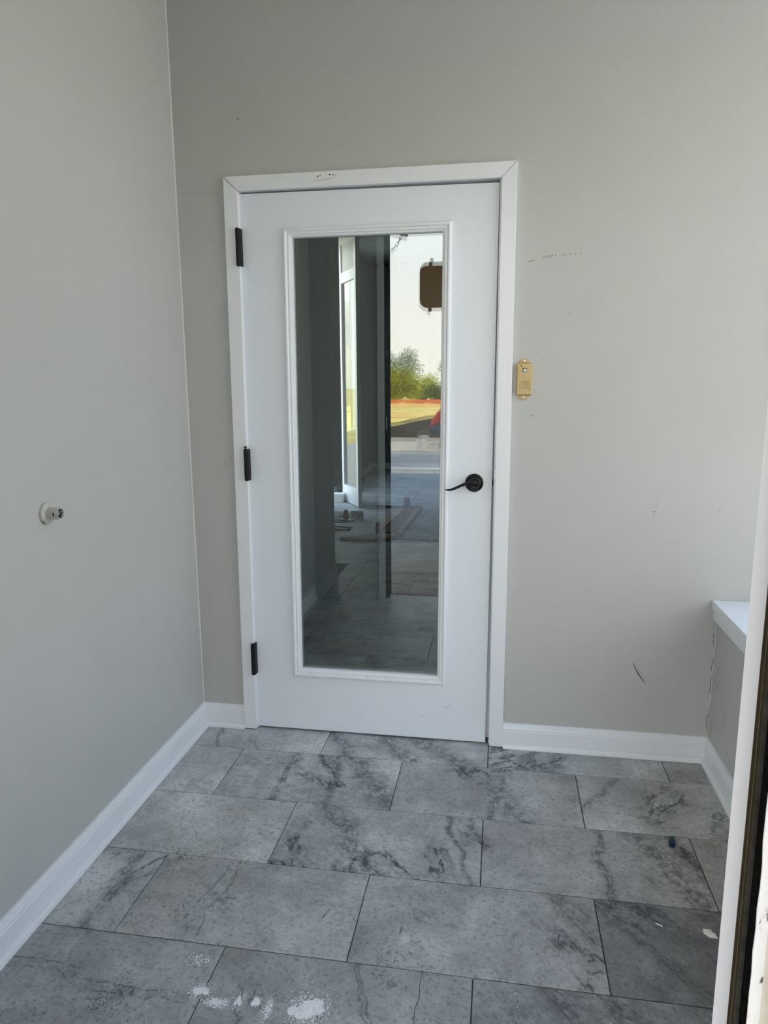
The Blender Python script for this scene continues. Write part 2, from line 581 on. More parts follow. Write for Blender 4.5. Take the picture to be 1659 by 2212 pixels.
ROWS = [0.055, -0.165, -0.473, -0.780, -1.089, -1.397, -1.705, -1.866]
JOINTS = [
    [-0.658, -0.040, 0.582],
    [-0.952, -0.348, 0.265],
    [-0.656, -0.048, 0.569],
    [-0.957, -0.356, 0.253],
    [-0.659, -0.056, 0.553],
    [-0.957, -0.356, 0.253],
    [-0.659, -0.056, 0.553],
]
# tone, vein, angle, warm for every tile seen
LOOK = [
    [(1.0, .8, .9, 0), (0.98, 1.7, .9, .1), (1.04, 1.4, -.5, 0), (0.85, .4, .3, .5)],
    [(1.10, .3, .6, 0), (0.98, 1.7, .8, .1), (0.84, 1.5, .7, .5), (0.95, 1.2, -.8, .3)],
    [(1.06, .3, .5, .5), (0.92, 1.7, 1.0, .3), (0.82, 1.5, .9, .6), (0.76, .6, -.6, .8)],
    [(0.92, 1.5, -.9, 0), (0.83, .6, .5, .5), (0.75, 1.1, .8, .6), (0.42, .9, .75, 0)],
    [(0.76, .6, -.5, .2), (0.70, .9, 1.2, .3), (0.55, 1.5, .8, .2), (0.6, 1.2, .6, .1)],
    [(0.9, .5, .5, .3), (0.9, .5, .5, .3), (0.85, .8, .8, .3), (0.8, .8, .8, .3)],
    [(0.9, .5, .5, .3), (0.9, .5, .5, .3), (0.85, .8, .8, .3), (0.8, .8, .8, .3)],
]
# mineral bands of single tiles: x, y, direction, half width
BANDS = {(0, 1): [(-0.579, -0.102, -1.05, 0.035), (-0.394, -0.091, -0.87, 0.05), (-0.225, -0.079, -0.76, 0.05)], (0, 2): [(0.097, -0.069, -1.99, 0.03), (0.195, -0.095, -2.01, 0.04)], (0, 0): [(-1.075, -0.102, -1.39, 0.012)], (1, 1): [(-0.738, -0.316, -1.52, 0.022), (-0.571, -0.328, -1.54, 0.03), (-0.438, -0.311, -1.09, 0.06)], (1, 2): [(-0.054, -0.266, -0.98, 0.045), (-0.006, -0.375, -1.69, 0.02)], (1, 3): [(0.336, -0.28, -2.11, 0.018)], (2, 1): [(-0.457, -0.612, -1.01, 0.055), (-0.124, -0.624, -1.29, 0.012), (-0.078, -0.51, -1.1, 0.02)], (2, 2): [(0.292, -0.612, -1.54, 0.02), (0.462, -0.612, -1.2, 0.05), (0.54, -0.596, -1.26, 0.03)], (3, 0): [(-1.041, -0.932, -1.56, 0.03)], (3, 2): [(0.207, -0.861, -0.95, 0.035)], (3, 1): [(-0.762, -0.919, -1.64, 0.05)], (3, 3): [(0.457, -0.874, -0.87, 0.06), (0.38, -0.96, -0.86, 0.03)], (4, 0): [(-1.016, -1.223, 3.01, 0.04)], (4, 1): [(-0.304, -1.16, -1.27, 0.018)], (4, 2): [(0.139, -1.131, -0.91, 0.035), (0.267, -1.117, -0.57, 0.06)]}
for r in range(7):
    xs = [XL + 0.004] + JOINTS[r] + [XR - 0.003]
    for k in range(4):
        x0, x1 = xs[k] + G / 2, xs[k + 1] - G / 2
        y1, y0 = ROWS[r] - G / 2, ROWS[r + 1] + G / 2
        segs = [(x0, x1)]
        if r == 4 and k == 1:
            segs = [(x0, x1)]
        for a, c in segs:
            o = obj('tile', tile_bm(a, c, y0, y1, random.uniform(-0.0006, 0.0006)), M['tile'], fl)
            o['tone'], o['vein'], o['ang'], o['warm'] = [float(q) for q in LOOK[r][k]]
            for q, (ax, ay, aa, aw) in enumerate(BANDS.get((r, k), [])):
                o['band%d' % q] = [ax, ay, aa]
                o['width%d' % q] = aw
# crack across one tile
bm = bmesh.new()
pts = [(-0.173, -1.091), (-0.1755, -1.13), (-0.172, -1.16), (-0.1785, -1.19), (-0.1775, -1.23), (-0.182, -1.28), (-0.180, -1.33), (-0.186, -1.396)]
prism(bm, [(x - .0007, y) for x, y in pts] + [(x + .0005, y) for x, y in pts[::-1]], lambda p: (p[0], p[1], -0.002), lambda p: (p[0], p[1], 0.0009))
obj('crack', bm, M['greydk'], fl)

# ------------------------------------------------------------------ right ledge, window
lg = thing('trim_1', (0.72, -0.8, 0.539), 'white painted ledge capping the low right half wall', 'ledge', kind='structure')
boxobj('ledge_top', (0.718, 1.02, -1.68, -0.001, 0.575, 0.607), M['white'], lg, bevel=0.003)
boxobj('apron', (0.727, XR, -1.68, -0.001, 0.537, 0.575), M['white'], lg, bevel=0.002)
wn = thing('window_1', (1.06, -0.8, 0.607), 'tinted window above the white ledge on the right', 'window', kind='structure')
boxobj('window_frame', [(1.02, 1.09, -1.68, -0.0, 0.607, 0.66), (1.02, 1.09, -1.68, 0, 2.90, 2.95), (1.02, 1.09, -0.05, 0, 0.66, 2.90), (1.02, 1.09, -1.68, -1.63, 0.66, 2.90), (1.03, 1.08, -0.87, -0.83, 0.66, 2.90)], M['white'], wn)
boxobj('pane', (1.052, 1.058, -1.63, -0.05, 0.66, 2.90), M['winglass'], wn)

# ------------------------------------------------------------------ baseboards
PROF = [(0.0, 0.0), (0.026, 0.0), (0.026, 0.006), (0.0235, 0.013), (0.0185, 0.0175), (0.0135, 0.019),
        (0.0135, 0.0665), (0.0115, 0.069), (0.0115, 0.074), (0.0105, 0.078), (0.0085, 0.082), (0.0075, 0.087), (0.0055, 0.0895), (0.005, 0.094), (0.0, 0.095)]
SHOE = PROF[:6] + [(0.0, 0.019)]
BASE = [(0.0, 0.0195)] + PROF[5:]
BASE[1] = (0.0135, 0.0195)


def base_run(name, kind, a, b, nrm, mit_a, mit_b, label):
    """baseboard from a to b (xy) on a wall face with normal nrm; mit = +1 inside mitre, 0 square"""
    a, b, nrm = Vector((*a, 0)), Vector((*b, 0)), Vector((*nrm, 0))
    d = (b - a).normalized()
    t = thing(name, (*(0.5 * (a + b))[:2], 0), label, 'baseboard', kind='structure')
    for nm, pr in (('base_moulding', BASE), ('shoe_moulding', SHOE)):
        bm = bmesh.new()
        fa = lambda p: a + nrm * p[0] + d * (p[0] * mit_a) + Vector((0, 0, p[1]))
        fb = lambda p: b + nrm * p[0] - d * (p[0] * mit_b) + Vector((0, 0, p[1]))
        prism(bm, [(q[0] + 0.0002, q[1] + 0.0008) for q in pr], fa, fb)
        obj(nm, bm, M['white'], t)
    return t


base_run('baseboard_left', '', (XL, -1.68), (XL, 0), (1, 0), 0, 1, 'long white baseboard running along the left wall')
base_run('baseboard_back', '', (XL, 0), (-1.004, 0), (0, -1), 1, 0, 'short white baseboard between left corner and door casing')
base_run('baseboard_back', '', (0.0135, 0), (XR, 0), (0, -1), 0, 1, 'white baseboard on the back wall right of the door')
base_run('baseboard_right', '', (XR, 0), (XR, -1.68), (-1, 0), 1, 0, 'white baseboard along the low right half wall')

# caulk bead in the left corner
bm = bmesh.new()
prism(bm, [(0, 0), (0.0035, 0), (0, -0.0035)], lambda p: (XL + p[0], p[1], 0.096), lambda p: (XL + p[0], p[1], H - 0.001))
obj('caulk_bead', bm, M['caulk'], wb)


# ------------------------------------------------------------------ marks on the wall
def streak(bm, pts, wd, y=-0.0002, seedv=0):
    """thin irregular sliver in the xz plane"""
    rr = random.Random(seedv)
    n = len(pts)
    L = []
    for i, (x, z) in enumerate(pts):
        a = Vector(pts[max(i - 1, 0)])
        c = Vector(pts[min(i + 1, n - 1)])
        d = (c - a).normalized()
        nrm = Vector((-d.y, d.x))
        k = wd * (0.25 + 0.75 * math.sin(math.pi * (i + 0.35) / (n - 0.3))) * rr.uniform(0.7, 1.2)
        L.append((Vector((x, z)) + nrm * k, Vector((x, z)) - nrm * k))
    for (p, q), (r_, s) in zip(L, L[1:]):
        lo = [(p.x, 0.002, p.y), (q.x, 0.002, q.y), (s.x, 0.002, s.y), (r_.x, 0.002, r_.y)]
        F = [bm.verts.new((u[0], y, u[2])) for u in lo]
        Bk = [bm.verts.new(u) for u in lo]
        bm.faces.new(F)
        bm.faces.new(Bk[::-1])
        for k in range(4):
            bm.faces.new((F[k], F[(k + 1) % 4], Bk[(k + 1) % 4], Bk[k]))


def line(a, b, n=5, bow=0.0):
    a, b = Vector(a), Vector(b)
    nr = Vector((-(b - a).y, (b - a).x)).normalized()
    return [tuple(a.lerp(b, i / (n - 1)) + nr * bow * math.sin(math.pi * i / (n - 1))) for i in range(n)]


def wallmark(pts, wd, m='mark', sd_=0):
    bm = bmesh.new()
    streak(bm, pts, wd, seedv=sd_)
    obj('scuff_mark', bm, M[m], wb)


wallmark(line((-0.942, 2.259), (-0.935, 2.253)), 0.0022)
for i, (x, z, L, s) in enumerate([(0.068, 1.756, .020, .3), (0.104, 1.765, .008, 1.2), (0.112, 1.768, .010, .8), (0.121, 1.769, .010, .9), (0.127, 1.766, .007, 1.1),
                                  (0.134, 1.771, .008, .7), (0.146, 1.772, .006, 1.3), (0.170, 1.772, .008, .6), (0.178, 1.773, .006, 1.1), (0.192, 1.775, .006, .1), (0.210, 1.773, .005, 1.2), (0.228, 1.775, .006, 1.2)]):
    wallmark(line((x - L * math.cos(s) / 2, z - L * math.sin(s) / 2), (x + L * math.cos(s) / 2, z + L * math.sin(s) / 2)), 0.0012, 'mark', i)
wallmark(line((0.528, 0.985), (0.496, 0.860), 8), 0.0007, 'marklt', 3)
wallmark(line((0.503, 0.913), (0.512, 0.916)), 0.0016, 'mark', 4)
wallmark(line((0.468, 0.362), (0.516, 0.283), 7, -0.004), 0.0022, 'mark', 5)
wallmark(line((0.478, 0.352), (0.522, 0.291), 7, -0.004), 0.0009, 'marklt', 6)
wallmark(line((-1.176, 2.028), (-1.007, 2.014), 8, 0.002), 0.0008, 'marklt', 7)
wallmark(line((-1.043, 1.080), (-1.045, 1.058)), 0.0009, 'mark', 8)
wallmark(line((-1.0455, 1.052), (-1.0445, 1.048)), 0.0012, 'mark', 9)
wallmark(line((0.556, 0.800), (0.566, 0.812)), 0.0008, 'marklt', 10)
wallmark(line((0.026, 0.265), (0.062, 0.238), 6), 0.0009, 'marklt', 11)
for i, (x, z) in enumerate([(0.198, 1.585), (0.100, 1.45), (0.60, 0.79), (0.72, 0.925), (0.55, 0.36), (0.09, 0.27), (0.64, 0.55), (-1.09, 0.115), (0.30, 0.62), (-0.2, 2.5), (0.66, 0.33)]):
    wallmark(line((x - .0014, z), (x + .0014, z + .0006), 4), 0.0016, 'mark', 20 + i)
wallmark(line((0.081, 1.2425), (0.090, 1.2435), 5), 0.0042, 'rustdot', 40)
# peeled paint down the right corner
bm = bmesh.new()
pts = [(XR - .004 + random.uniform(-.004, .003), z) for z in [0.10 + 0.018 * i for i in range(24)]]
streak(bm, pts, 0.0022, -0.0006, 5)
obj('peeling_paint', bm, M['caulk'], wb)
bm = bmesh.new()
for z0, z1 in ((0.12, 0.2), (0.26, 0.33), (0.34, 0.40), (0.44, 0.49)):
    streak(bm, [(XR - .007 + random.uniform(-.003, .003), z0 + (z1 - z0) * i / 7) for i in range(8)], 0.0012, -0.0012, 6)
obj('torn_paint_edge', bm, M['mark'], wb)

for i, (ya, za, yb, zb, wd) in enumerate(((-.035, .33, -.075, .43, .0016), (-.045, .31, -.10, .37, .0014), (-.03, .29, -.07, .34, .0018), (-.09, .40, -.115, .47, .001), (-.15, .22, -.165, .27, .0014), (-.20, .13, -.215, .17, .0016))):
    bm = bmesh.new()
    streak(bm, line((ya, za), (yb, zb), 7, .004), wd, -0.0003, 60 + i)
    for v in bm.verts:
        v.co = Vector((XR + v.co.y, v.co.x, v.co.z))
    obj('scuff_mark', bm, M['marklt'], wr)

# ------------------------------------------------------------------ door casing (trim_2) with jambs
lean_l = lambda co: Vector((co.x + (co.z - 1.0) * 0.0052, co.y, co.z))
cs = thing('trim_2', (-0.49, -0.018, 0), 'white mitred casing framing the glazed door', 'door casing', kind='structure')
CT, CI = 2.0675, 2.018


def casing(pts, sh=None):
    bm = bmesh.new()
    prism(bm, pts, lambda p: (p[0], -0.018, p[1]), lambda p: (p[0], 0.0005, p[1]))
    return obj('casing_board', bm, M['white'], cs, bevel=0.0018, shear=sh)


casing([(-1.0005, 0.003), (-0.9497, 0.003), (-0.9497, CI), (-1.0005, CT)], lambda co: Vector((co.x + (co.z - 1.0) * 0.0052 * (1 if co.x > -0.97 else 0.9), co.y, co.z)))
casing([(-0.0385, 0.006), (0.0135, 0.003), (0.0135, CT), (-0.0365, CI)])
casing([(-0.9945, CT), (-0.9437, CI), (-0.0365, CI), (0.0135, CT)])
boxobj('jamb_board', (-0.9605, -0.9475, 0.0, 0.12, 0.003, DT), M['white'], cs, shear=lean_l)
boxobj('jamb_board', (-0.041, -0.0295, 0.0, 0.12, 0.006, DT), M['white'], cs)
boxobj('jamb_board', (-0.9475, -0.041, 0.0, 0.12, CI, DT + .0005), M['white'], cs)
boxobj('door_stop', (-0.0535, -0.0412, 0.045, 0.08, 0.006, CI - .0002), M['white'], cs)
boxobj('door_stop', (-0.9473, -0.935, 0.045, 0.08, 0.006, CI - .0002), M['white'], cs)
boxobj('door_stop', (-0.935, -0.0535, 0.045, 0.08, CI - .014, CI - .0002), M['white'], cs)
bm = bmesh.new()
bx(bm, -0.0415, -0.0372, -0.0186, 0.03, 0.967, 1.058)
bx(bm, -0.0372, -0.0345, -0.0186, -0.0178, 0.976, 1.046)
sp_ = obj('strike_plate', bm, M['plate'], cs, bevel=0.0006)
for x, z, r in ((-0.656, 2.051, .0026), (-0.6475, 2.053, .0022), (-0.614, 2.055, .0026), (-0.6025, 2.0535, .0020), (-0.607, 2.055, .001)):
    bm = bmesh.new()
    lathe(bm, [(r, 0.0), (r * 0.9, 0.0004)], lambda u, v, h: (x + u, -0.0180 - h, z + v), 12)
    obj('screw_hole', bm, M['dark'], cs)
bm = bmesh.new()
streak(bm, line((-0.672, 2.0375), (-0.596, 2.0455), 9, -0.002), 0.0007, -0.0184, 2)
streak(bm, line((-0.596, 2.0455), (-0.594, 2.060), 5), 0.0006, -0.0184, 3)
obj('paint_ridge', bm, M['marklt'], cs)
for a, c in (((-0.995, 2.066), (-0.9445, 2.0185)), ((0.0125, 2.0665), (-0.036, 2.0185))):
    bm = bmesh.new()
    streak(bm, line(a, c, 6), 0.0005, -0.0184, 4)
    obj('mitre_joint', bm, M['marklt'], cs)

# ------------------------------------------------------------------ the door
lean = lambda co: Vector((co.x + (co.z - 2.014) * 0.005, co.y, co.z))
dr = thing('door_1', (-0.95, 0.02, 0.0), 'white door with one tall full-length glass panel and black lever', 'door', kind='structure')
LX0, LX1, LZ0, LZ1 = -0.9435, -0.0425, 0.0075, 2.0125
MX0, MX1, MZ0, MZ1 = -0.7895, -0.1965, 0.232, 1.893
k = 0.030
bm = bmesh.new()
ox = [(LX0, LZ0), (LX1, LZ0), (LX1, LZ1 - 0.0045), (LX0, LZ1)]
ix = [(MX0 + k, MZ0 + k), (MX1 - k, MZ0 + k), (MX1 - k, MZ1 - k), (MX0 + k, MZ1 - k)]
lay = {}
for y in (0.001, 0.043):
    lay[y] = ([bm.verts.new((x, y, z)) for x, z in ox], [bm.verts.new((x, y, z)) for x, z in ix])
for q in range(4):
    n_ = (q + 1) % 4
    for y in lay:
        bm.faces.new((lay[y][0][q], lay[y][0][n_], lay[y][1][n_], lay[y][1][q]))
    for h in (0, 1):
        bm.faces.new((lay[0.001][h][q], lay[0.001][h][n_], lay[0.043][h][n_], lay[0.043][h][q]))
leaf = obj('door_leaf', bm, M['door'], dr, bevel=0.0015, shear=lean)

MP = [(0.0, 0.001), (0.0, -0.006), (0.002, -0.0105), (0.006, -0.0135), (0.0105, -0.0135), (0.0135, -0.011), (0.0150, -0.0075), (0.0165, -0.0075),
      (0.0180, -0.0085), (0.0225, -0.0085), (0.0240, -0.0055), (0.0250, -0.0040), (0.0300, -0.0030), (0.0318, 0.0000), (0.0330, 0.0090), (0.0330, 0.012), (0.0290, 0.012), (0.0290, 0.001)]


def mould(c0, c1, inward0, inward1):
    bm = bmesh.new()
    f0 = lambda p: (c0[0] + inward0[0] * p[0], p[1], c0[1] + inward0[1] * p[0])
    f1 = lambda p: (c1[0] + inward1[0] * p[0], p[1], c1[1] + inward1[1] * p[0])
    prism(bm, MP, f0, f1)
    return obj('glazing_moulding', bm, M['white'], dr, shear=lean)


A, B, C_, D_ = (MX0, MZ0), (MX1, MZ0), (MX1, MZ1), (MX0, MZ1)
mould(A, B, (1, 1), (-1, 1))
mould(B, C_, (-1, 1), (-1, -1))
mould(C_, D_, (-1, -1), (1, -1))
mould(D_, A, (1, -1), (1, 1))
plugs = [(-0.715, 1.877), (-0.494, 1.8775), (-0.273, 1.878)] + [(-0.7745, z) for z in (1.817, 1.548, 1.223, 0.901, 0.578, 0.311)] + \
        [(-0.2115, z) for z in (1.814, 1.545, 1.221, 0.897, 0.574, 0.308)] + [(-0.716, 0.247), (-0.495, 0.247), (-0.275, 0.247)]
plugmesh = None
for x, z in plugs:
    bm = bmesh.new()
    lathe(bm, [(0.0042, -0.006), (0.0042, 0.001), (0.0030, 0.0022), (0.0012, 0.0014)], lambda u, v, h: (x + u, -0.0088 - h, z + v), 10)
    obj('screw_plug', bm, M['plate'] if z < 0.26 else M['white'], dr, shear=lean)
# double glazing, two panes very slightly out of parallel
g1 = boxobj('glass_pane', (MX0 + 0.030, MX1 - 0.030, 0.0105, 0.0145, MZ0 + 0.030, MZ1 - 0.030), M['glass'], dr, shear=lean)


def bent(co):
    co = lean(co)
    return Vector((co.x, co.y + (co.z - 1.1) * 0.0033 + (co.x + 0.5) * 0.0016, co.z))


g2 = boxobj('glass_pane', (MX0 + 0.030, MX1 - 0.030, 0.026, 0.030, MZ0 + 0.030, MZ1 - 0.030), M['glass'], dr, shear=bent)
bm = bmesh.new()
streak(bm, line((-0.212, 0.138), (-0.182, 0.151), 6, -0.003), 0.0009, 0.0006, 2)
streak(bm, line((-0.30, 0.09), (-0.288, 0.102), 5), 0.0006, 0.0006, 3)
for v in bm.verts:
    if v.co.y > 0.0015:
        v.co.y = 0.003
obj('scuff_mark', bm, M['marklt'], dr)

# hinges
for n_, (xc, z0, z1) in enumerate(((-0.9478, 1.769, 1.894), (-0.9505, 1.003, 1.120), (-0.9550, 0.236, 0.361))):
    bm = bmesh.new()
    hgt = (z1 - z0) / 5
    for q in range(5):
        lathe(bm, [(0.0072, 0.0), (0.0076, 0.0008), (0.0076, hgt - 0.0012), (0.0072, hgt - 0.0004)], lambda u, v, h: (xc + u, -0.0250 + v, z0 + q * hgt + h), 16)
    bx(bm, xc, xc + 0.0085, -0.025, 0.02, z0, z1)
    bx(bm, xc - 0.0085, xc, -0.0225, -0.0178, z0 + .001, z1 - .001)
    hg = obj('hinge', bm, M['hinge'], dr)
    hg['label'] = 'black metal butt hinge'
    bm = bmesh.new()
    top = z1 + (0.010 if n_ == 1 else 0.001)
    lathe(bm, [(0.003, z0 - 0.002), (0.003, top - 0.003), (0.0068, top - 0.0028), (0.0068, top), (0.004, top + 0.0005)], lambda u, v, h: (xc + u, -0.025 + v, h), 14)
    obj('hinge_pin', bm, M['hinge'], hg)

# lever handle
LXc, LZc = -0.110, 1.0055
rose = None
bm = bmesh.new()
lathe(bm, [(0.0325, -0.001), (0.0325, 0.0045), (0.0310, 0.0075), (0.0275, 0.0090), (0.0265, 0.0080), (0.0245, 0.0085), (0.0225, 0.0115), (0.0180, 0.0130), (0.0150, 0.0125), (0.0140, 0.020), (0.0120, 0.024)],
      lambda u, v, h: (LXc + u, -h, LZc + v), 40)
hd = obj('lever_handle', bm, M['black'], dr, smooth='auto')
hd['label'] = 'black bronze lever handle on a round rose'
bm = bmesh.new()
tube(bm, [(LXc + .006, -0.032, LZc + .001), (LXc - .004, -0.040, LZc + .003), (LXc - .018, -0.046, LZc + .0045), (LXc - .032, -0.048, LZc + .001), (LXc - .048, -0.048, LZc - .006),
          (LXc - .064, -0.047, LZc - .014), (LXc - .080, -0.046, LZc - .020), (LXc - .092, -0.045, LZc - .0215), (LXc - .102, -0.044, LZc - .0195)],
     [.010, .0085, .0065, .0055, .0050, .0046, .0040, .0030, .0012], 14, 1.25)
obj('lever', bm, M['black'], hd, smooth=True)
bm = bmesh.new()
lathe(bm, [(0.0165, 0.018), (0.0165, 0.034), (0.0150, 0.037), (0.0112, 0.0375), (0.0108, 0.0365), (0.0095, 0.0365), (0.0092, 0.0385), (0.0030, 0.0385)], lambda u, v, h: (LXc + .001 + u, -h, LZc - .007 + v * 1.05), 28)
obj('keyed_cylinder', bm, M['black'], hd, smooth='auto')
bm = bmesh.new()
bx(bm, LXc, LXc + .002, -0.0392, -0.038, LZc - .011, LZc - .004)
obj('keyhole', bm, M['mark'], hd)
bm = bmesh.new()
bx(bm, -0.0500, -0.0405, 0.010, 0.026, 0.995, 1.012)
bx(bm, -0.0500, -0.0425, 0.004, 0.012, 0.998, 1.010)
obj('latch_bolt', bm, M['black'], dr, bevel=0.001)

# ------------------------------------------------------------------ entrance frame close to the camera (trim_3)
ef = thing('trim_3', (0.26, -1.75, -0.1), 'worn entrance jamb with white edge and dark seal at right edge', 'entrance frame', kind='structure')
bm = bmesh.new()
prism(bm, [(0.2425, -1.750), (0.2760, -1.750), (0.2900, -1.690), (0.2640, -1.690)], lambda p: (p[0], p[1], -0.1), lambda p: (p[0], p[1], 2.28))
obj('jamb_edge', bm, M['jamb'], ef)
boxobj('weather_seal', (0.2590, 0.290, -1.7690, -1.7502, -0.1, 2.28), M['olive'], ef)
boxobj('seal_bead', (0.2586, 0.262, -1.7512, -1.7502, -0.1, 2.28), M['rust'], ef)
boxobj('seal_bead', (0.2585, 0.262, -1.7625, -1.7610, -0.1, 2.28), M['rust'], ef)
boxobj('dusty_strip', (0.2588, 0.291, -1.7747, -1.7692, -0.1, 2.28), M['greydk'], ef)
boxobj('shade_strip', (0.2620, 0.292, -1.7937, -1.7749, -0.1, 2.28), M['gap_shade'], ef)  # solid black box painted as the shade inside the jamb gap
bm = bmesh.new()
nz_ = 90
rr = random.Random(3)
prev = None
for i in range(nz_ + 1):
    z = -0.1 + 2.38 * i / nz_
    x = 0.2614 + rr.uniform(-0.0007, 0.0012)
    ring = [bm.verts.new((x, -1.7975, z)), bm.verts.new((0.2990, -1.7975, z)), bm.verts.new((0.2990, -1.7940, z)), bm.verts.new((x + .0005, -1.7940, z))]
    if prev:
        for q in range(4):
            bm.faces.new((prev[q], prev[(q + 1) % 4], ring[(q + 1) % 4], ring[q]))
    else:
        bm.faces.new(ring[::-1])
    prev = ring
bm.faces.new(prev)
obj('brick_mould', bm, M['chipped'], ef)
boxobj('head_board', (-0.765, 0.2436, -1.80, -1.70, 2.225, 2.28), M['white'], ef)
lf = thing('trim_4', (-0.72, -1.75, -0.1), 'white left jamb of the outer doorway mirrored in the door glass', 'entrance frame', kind='structure')
boxobj('jamb_edge', (-0.764, -0.724, -1.765, -1.742, -0.1, 2.28), M['white'], lf, bevel=0.001)
boxobj('weather_seal', (-0.764, -0.716, -1.785, -1.7655, -0.1, 2.28), M['olive'], lf)
boxobj('shade_strip', (-0.764, -0.702, -1.866, -1.7855, -0.1, 2.28), M['gap_shade'], lf)  # black box standing in for deep shade on the jamb's inner face
boxobj('strike_plate', (-0.7165, -0.712, -1.784, -1.768, 1.08, 1.16), M['white'], lf)
boxobj('door_catch', (-0.7165, -0.706, -1.782, -1.770, 1.53, 1.55), M['steel'], lf)
th = boxobj('trim_5', (-0.735, 0.29, -1.905, -1.868, -0.12, 0.004), mat('worn_threshold', (0.30, 0.25, 0.17), 0.7, 0.2, 0.3, 20), bevel=0.003)
struct(th, 'worn tan threshold under the outer doorway', 'threshold')

# ------------------------------------------------------------------ wall sensor
ss = thing('wall_sensor', (0.0545, 0.0, 1.368), 'small beige sensor box screwed to the wall right of the door', 'sensor')
bm = bmesh.new()
bx(bm, 0.0295, 0.0800, -0.020, -0.003, 1.3145, 1.4205)
body = obj('housing', bm, M['beige'], ss, bevel=0.003)
bm = bmesh.new()
bx(bm, 0.0275, 0.0815, -0.005, 0.0003, 1.3125, 1.4225)
obj('back_plate', bm, M['beige'], ss, bevel=0.002)
for s, zc in ((1, 1.4225), (-1, 1.3125)):
    bm = bmesh.new()
    prism(bm, [(0.0375, 0), (0.0715, 0), (0.0695, s * .010), (0.0660, s * .0135), (0.0430, s * .0135), (0.0395, s * .010)], lambda p: (p[0], -0.004, zc + p[1]), lambda p: (p[0], 0.0002, zc + p[1]))
    tab = obj('mounting_tab', bm, M['beige'], ss, bevel=0.001)
    bm = bmesh.new()
    lathe(bm, [(0.0046, 0.002), (0.0046, 0.0052), (0.0035, 0.0062), (0.0008, 0.0064)], lambda u, v, h: (0.0545 + u, -h, zc + s * .006 + v), 16)
    scw = obj('screw', bm, M['steel'], tab)
    bm = bmesh.new()
    prism(bm, [(-.004, -.0008), (.004, .0002), (.004, .0012), (-.004, .0002)], lambda p: (0.0545 + .7 * p[0] - .7 * p[1], -0.0068, zc + s * .006 + .7 * p[0] + .7 * p[1]), lambda p: (0.0545 + .7 * p[0] - .7 * p[1], -0.0056, zc + s * .006 + .7 * p[0] + .7 * p[1]))
    obj('screw_slot', bm, M['dark'], tab)
bm = bmesh.new()
bx(bm, 0.0478, 0.0622, -0.0208, -0.0195, 1.3905, 1.4055)
fr = obj('lens_frame', bm, M['lensdk'], ss, bevel=0.0004)
bm = bmesh.new()
lathe(bm, [(0.0055, 0.020), (0.0055, 0.0215), (0.004, 0.023), (0.0015, 0.0238)], lambda u, v, h: (0.055 + u, -h, 1.3972 + v), 16)
obj('lens', bm, M['lens'], fr, smooth=True)
bm = bmesh.new()
bx(bm, 0.0460, 0.0640, -0.0206, -0.0198, 1.3870, 1.3890)
obj('lens_lip', bm, M['sock'], ss)
bm = bmesh.new()
lathe(bm, [(0.0021, 0.0195), (0.0021, 0.0206), (0.001, 0.021)], lambda u, v, h: (0.0437 + u, -h, 1.4120 + v), 12)
obj('indicator_light', bm, M['dark'], ss)


def ridge(a, b, wd=0.0006):
    d = (Vector(b) - Vector(a)).normalized()
    n_ = Vector((-d.y, d.x)) * wd
    q = [Vector(a) + n_, Vector(a) - n_, Vector(b) - n_, Vector(b) + n_]
    prism(bm, q, lambda p: (p.x, -0.0204, p.y), lambda p: (p.x, -0.0197, p.y))


bm = bmesh.new()
ridge((0.0340, 1.3595), (0.0757, 1.3600))
ridge((0.0345, 1.3470), (0.0757, 1.3475))
for x in (0.0485, 0.0530, 0.0575, 0.0620):
    ridge((x, 1.3590), (x + 0.0060, 1.3475), 0.0005)
ridge((0.0665, 1.3475), (0.0715, 1.3575), 0.0005)
obj('emblem_lines', bm, M['beigedk'], ss)
bm = bmesh.new()
ridge((0.0360, 1.3385), (0.0735, 1.3390))
ridge((0.0735, 1.3390), (0.0735, 1.3270))
obj('label_outline', bm, M['beigedk'], ss)

# ------------------------------------------------------------------ round socket on the left wall
sk = thing('wall_socket', (XL, -0.884, 1.031), 'round off-white socket with stub nozzle on the left wall', 'socket')
fx = lambda u, v, h: (XL + h, -0.884 + u, 1.031 + v)
bm = bmesh.new()
lathe(bm, [(0.0290, -0.001), (0.0292, 0.004), (0.0282, 0.007), (0.0265, 0.008), (0.0170, 0.0100), (0.0160, 0.0105)], fx, 40)
obj('flange', bm, M['sock'], sk, smooth='auto')
bm = bmesh.new()
lathe(bm, [(0.0165, 0.009), (0.0160, 0.013), (0.0155, 0.040), (0.0150, 0.042), (0.0128, 0.042), (0.0125, 0.018), (0.002, 0.018)], fx, 32)
nz2 = obj('nozzle', bm, M['sock'], sk, smooth='auto')
bm = bmesh.new()
lathe(bm, [(0.0123, 0.019), (0.0120, 0.036), (0.0090, 0.0385), (0.0085, 0.030), (0.001, 0.030)], fx, 24)
obj('nozzle_bore', bm, M['dark'], nz2)
bm = bmesh.new()
bx(bm, XL + .028, XL + .0385, -0.888, -0.880, 1.026, 1.037)
bx(bm, XL + .030, XL + .0395, -0.8795, -0.877, 1.0335, 1.0365)
bx(bm, XL + .030, XL + .0395, -0.8915, -0.889, 1.0215, 1.0245)
obj('contact', bm, M['steel'], nz2, bevel=0.0008)
bm = bmesh.new()
bx(bm, XL + .030, XL + .033, -0.9002, -0.8985, 1.027, 1.036)
obj('slot', bm, M['dark'], nz2)
bm = bmesh.new()
lathe(bm, [(0.0022, 0.0050), (0.0022, 0.0078)], lambda u, v, h: (XL + h, -0.884 - 0.0195 + u, 1.031 - 0.0195 + v), 10)
obj('screw_hole', bm, M['dark'], sk)

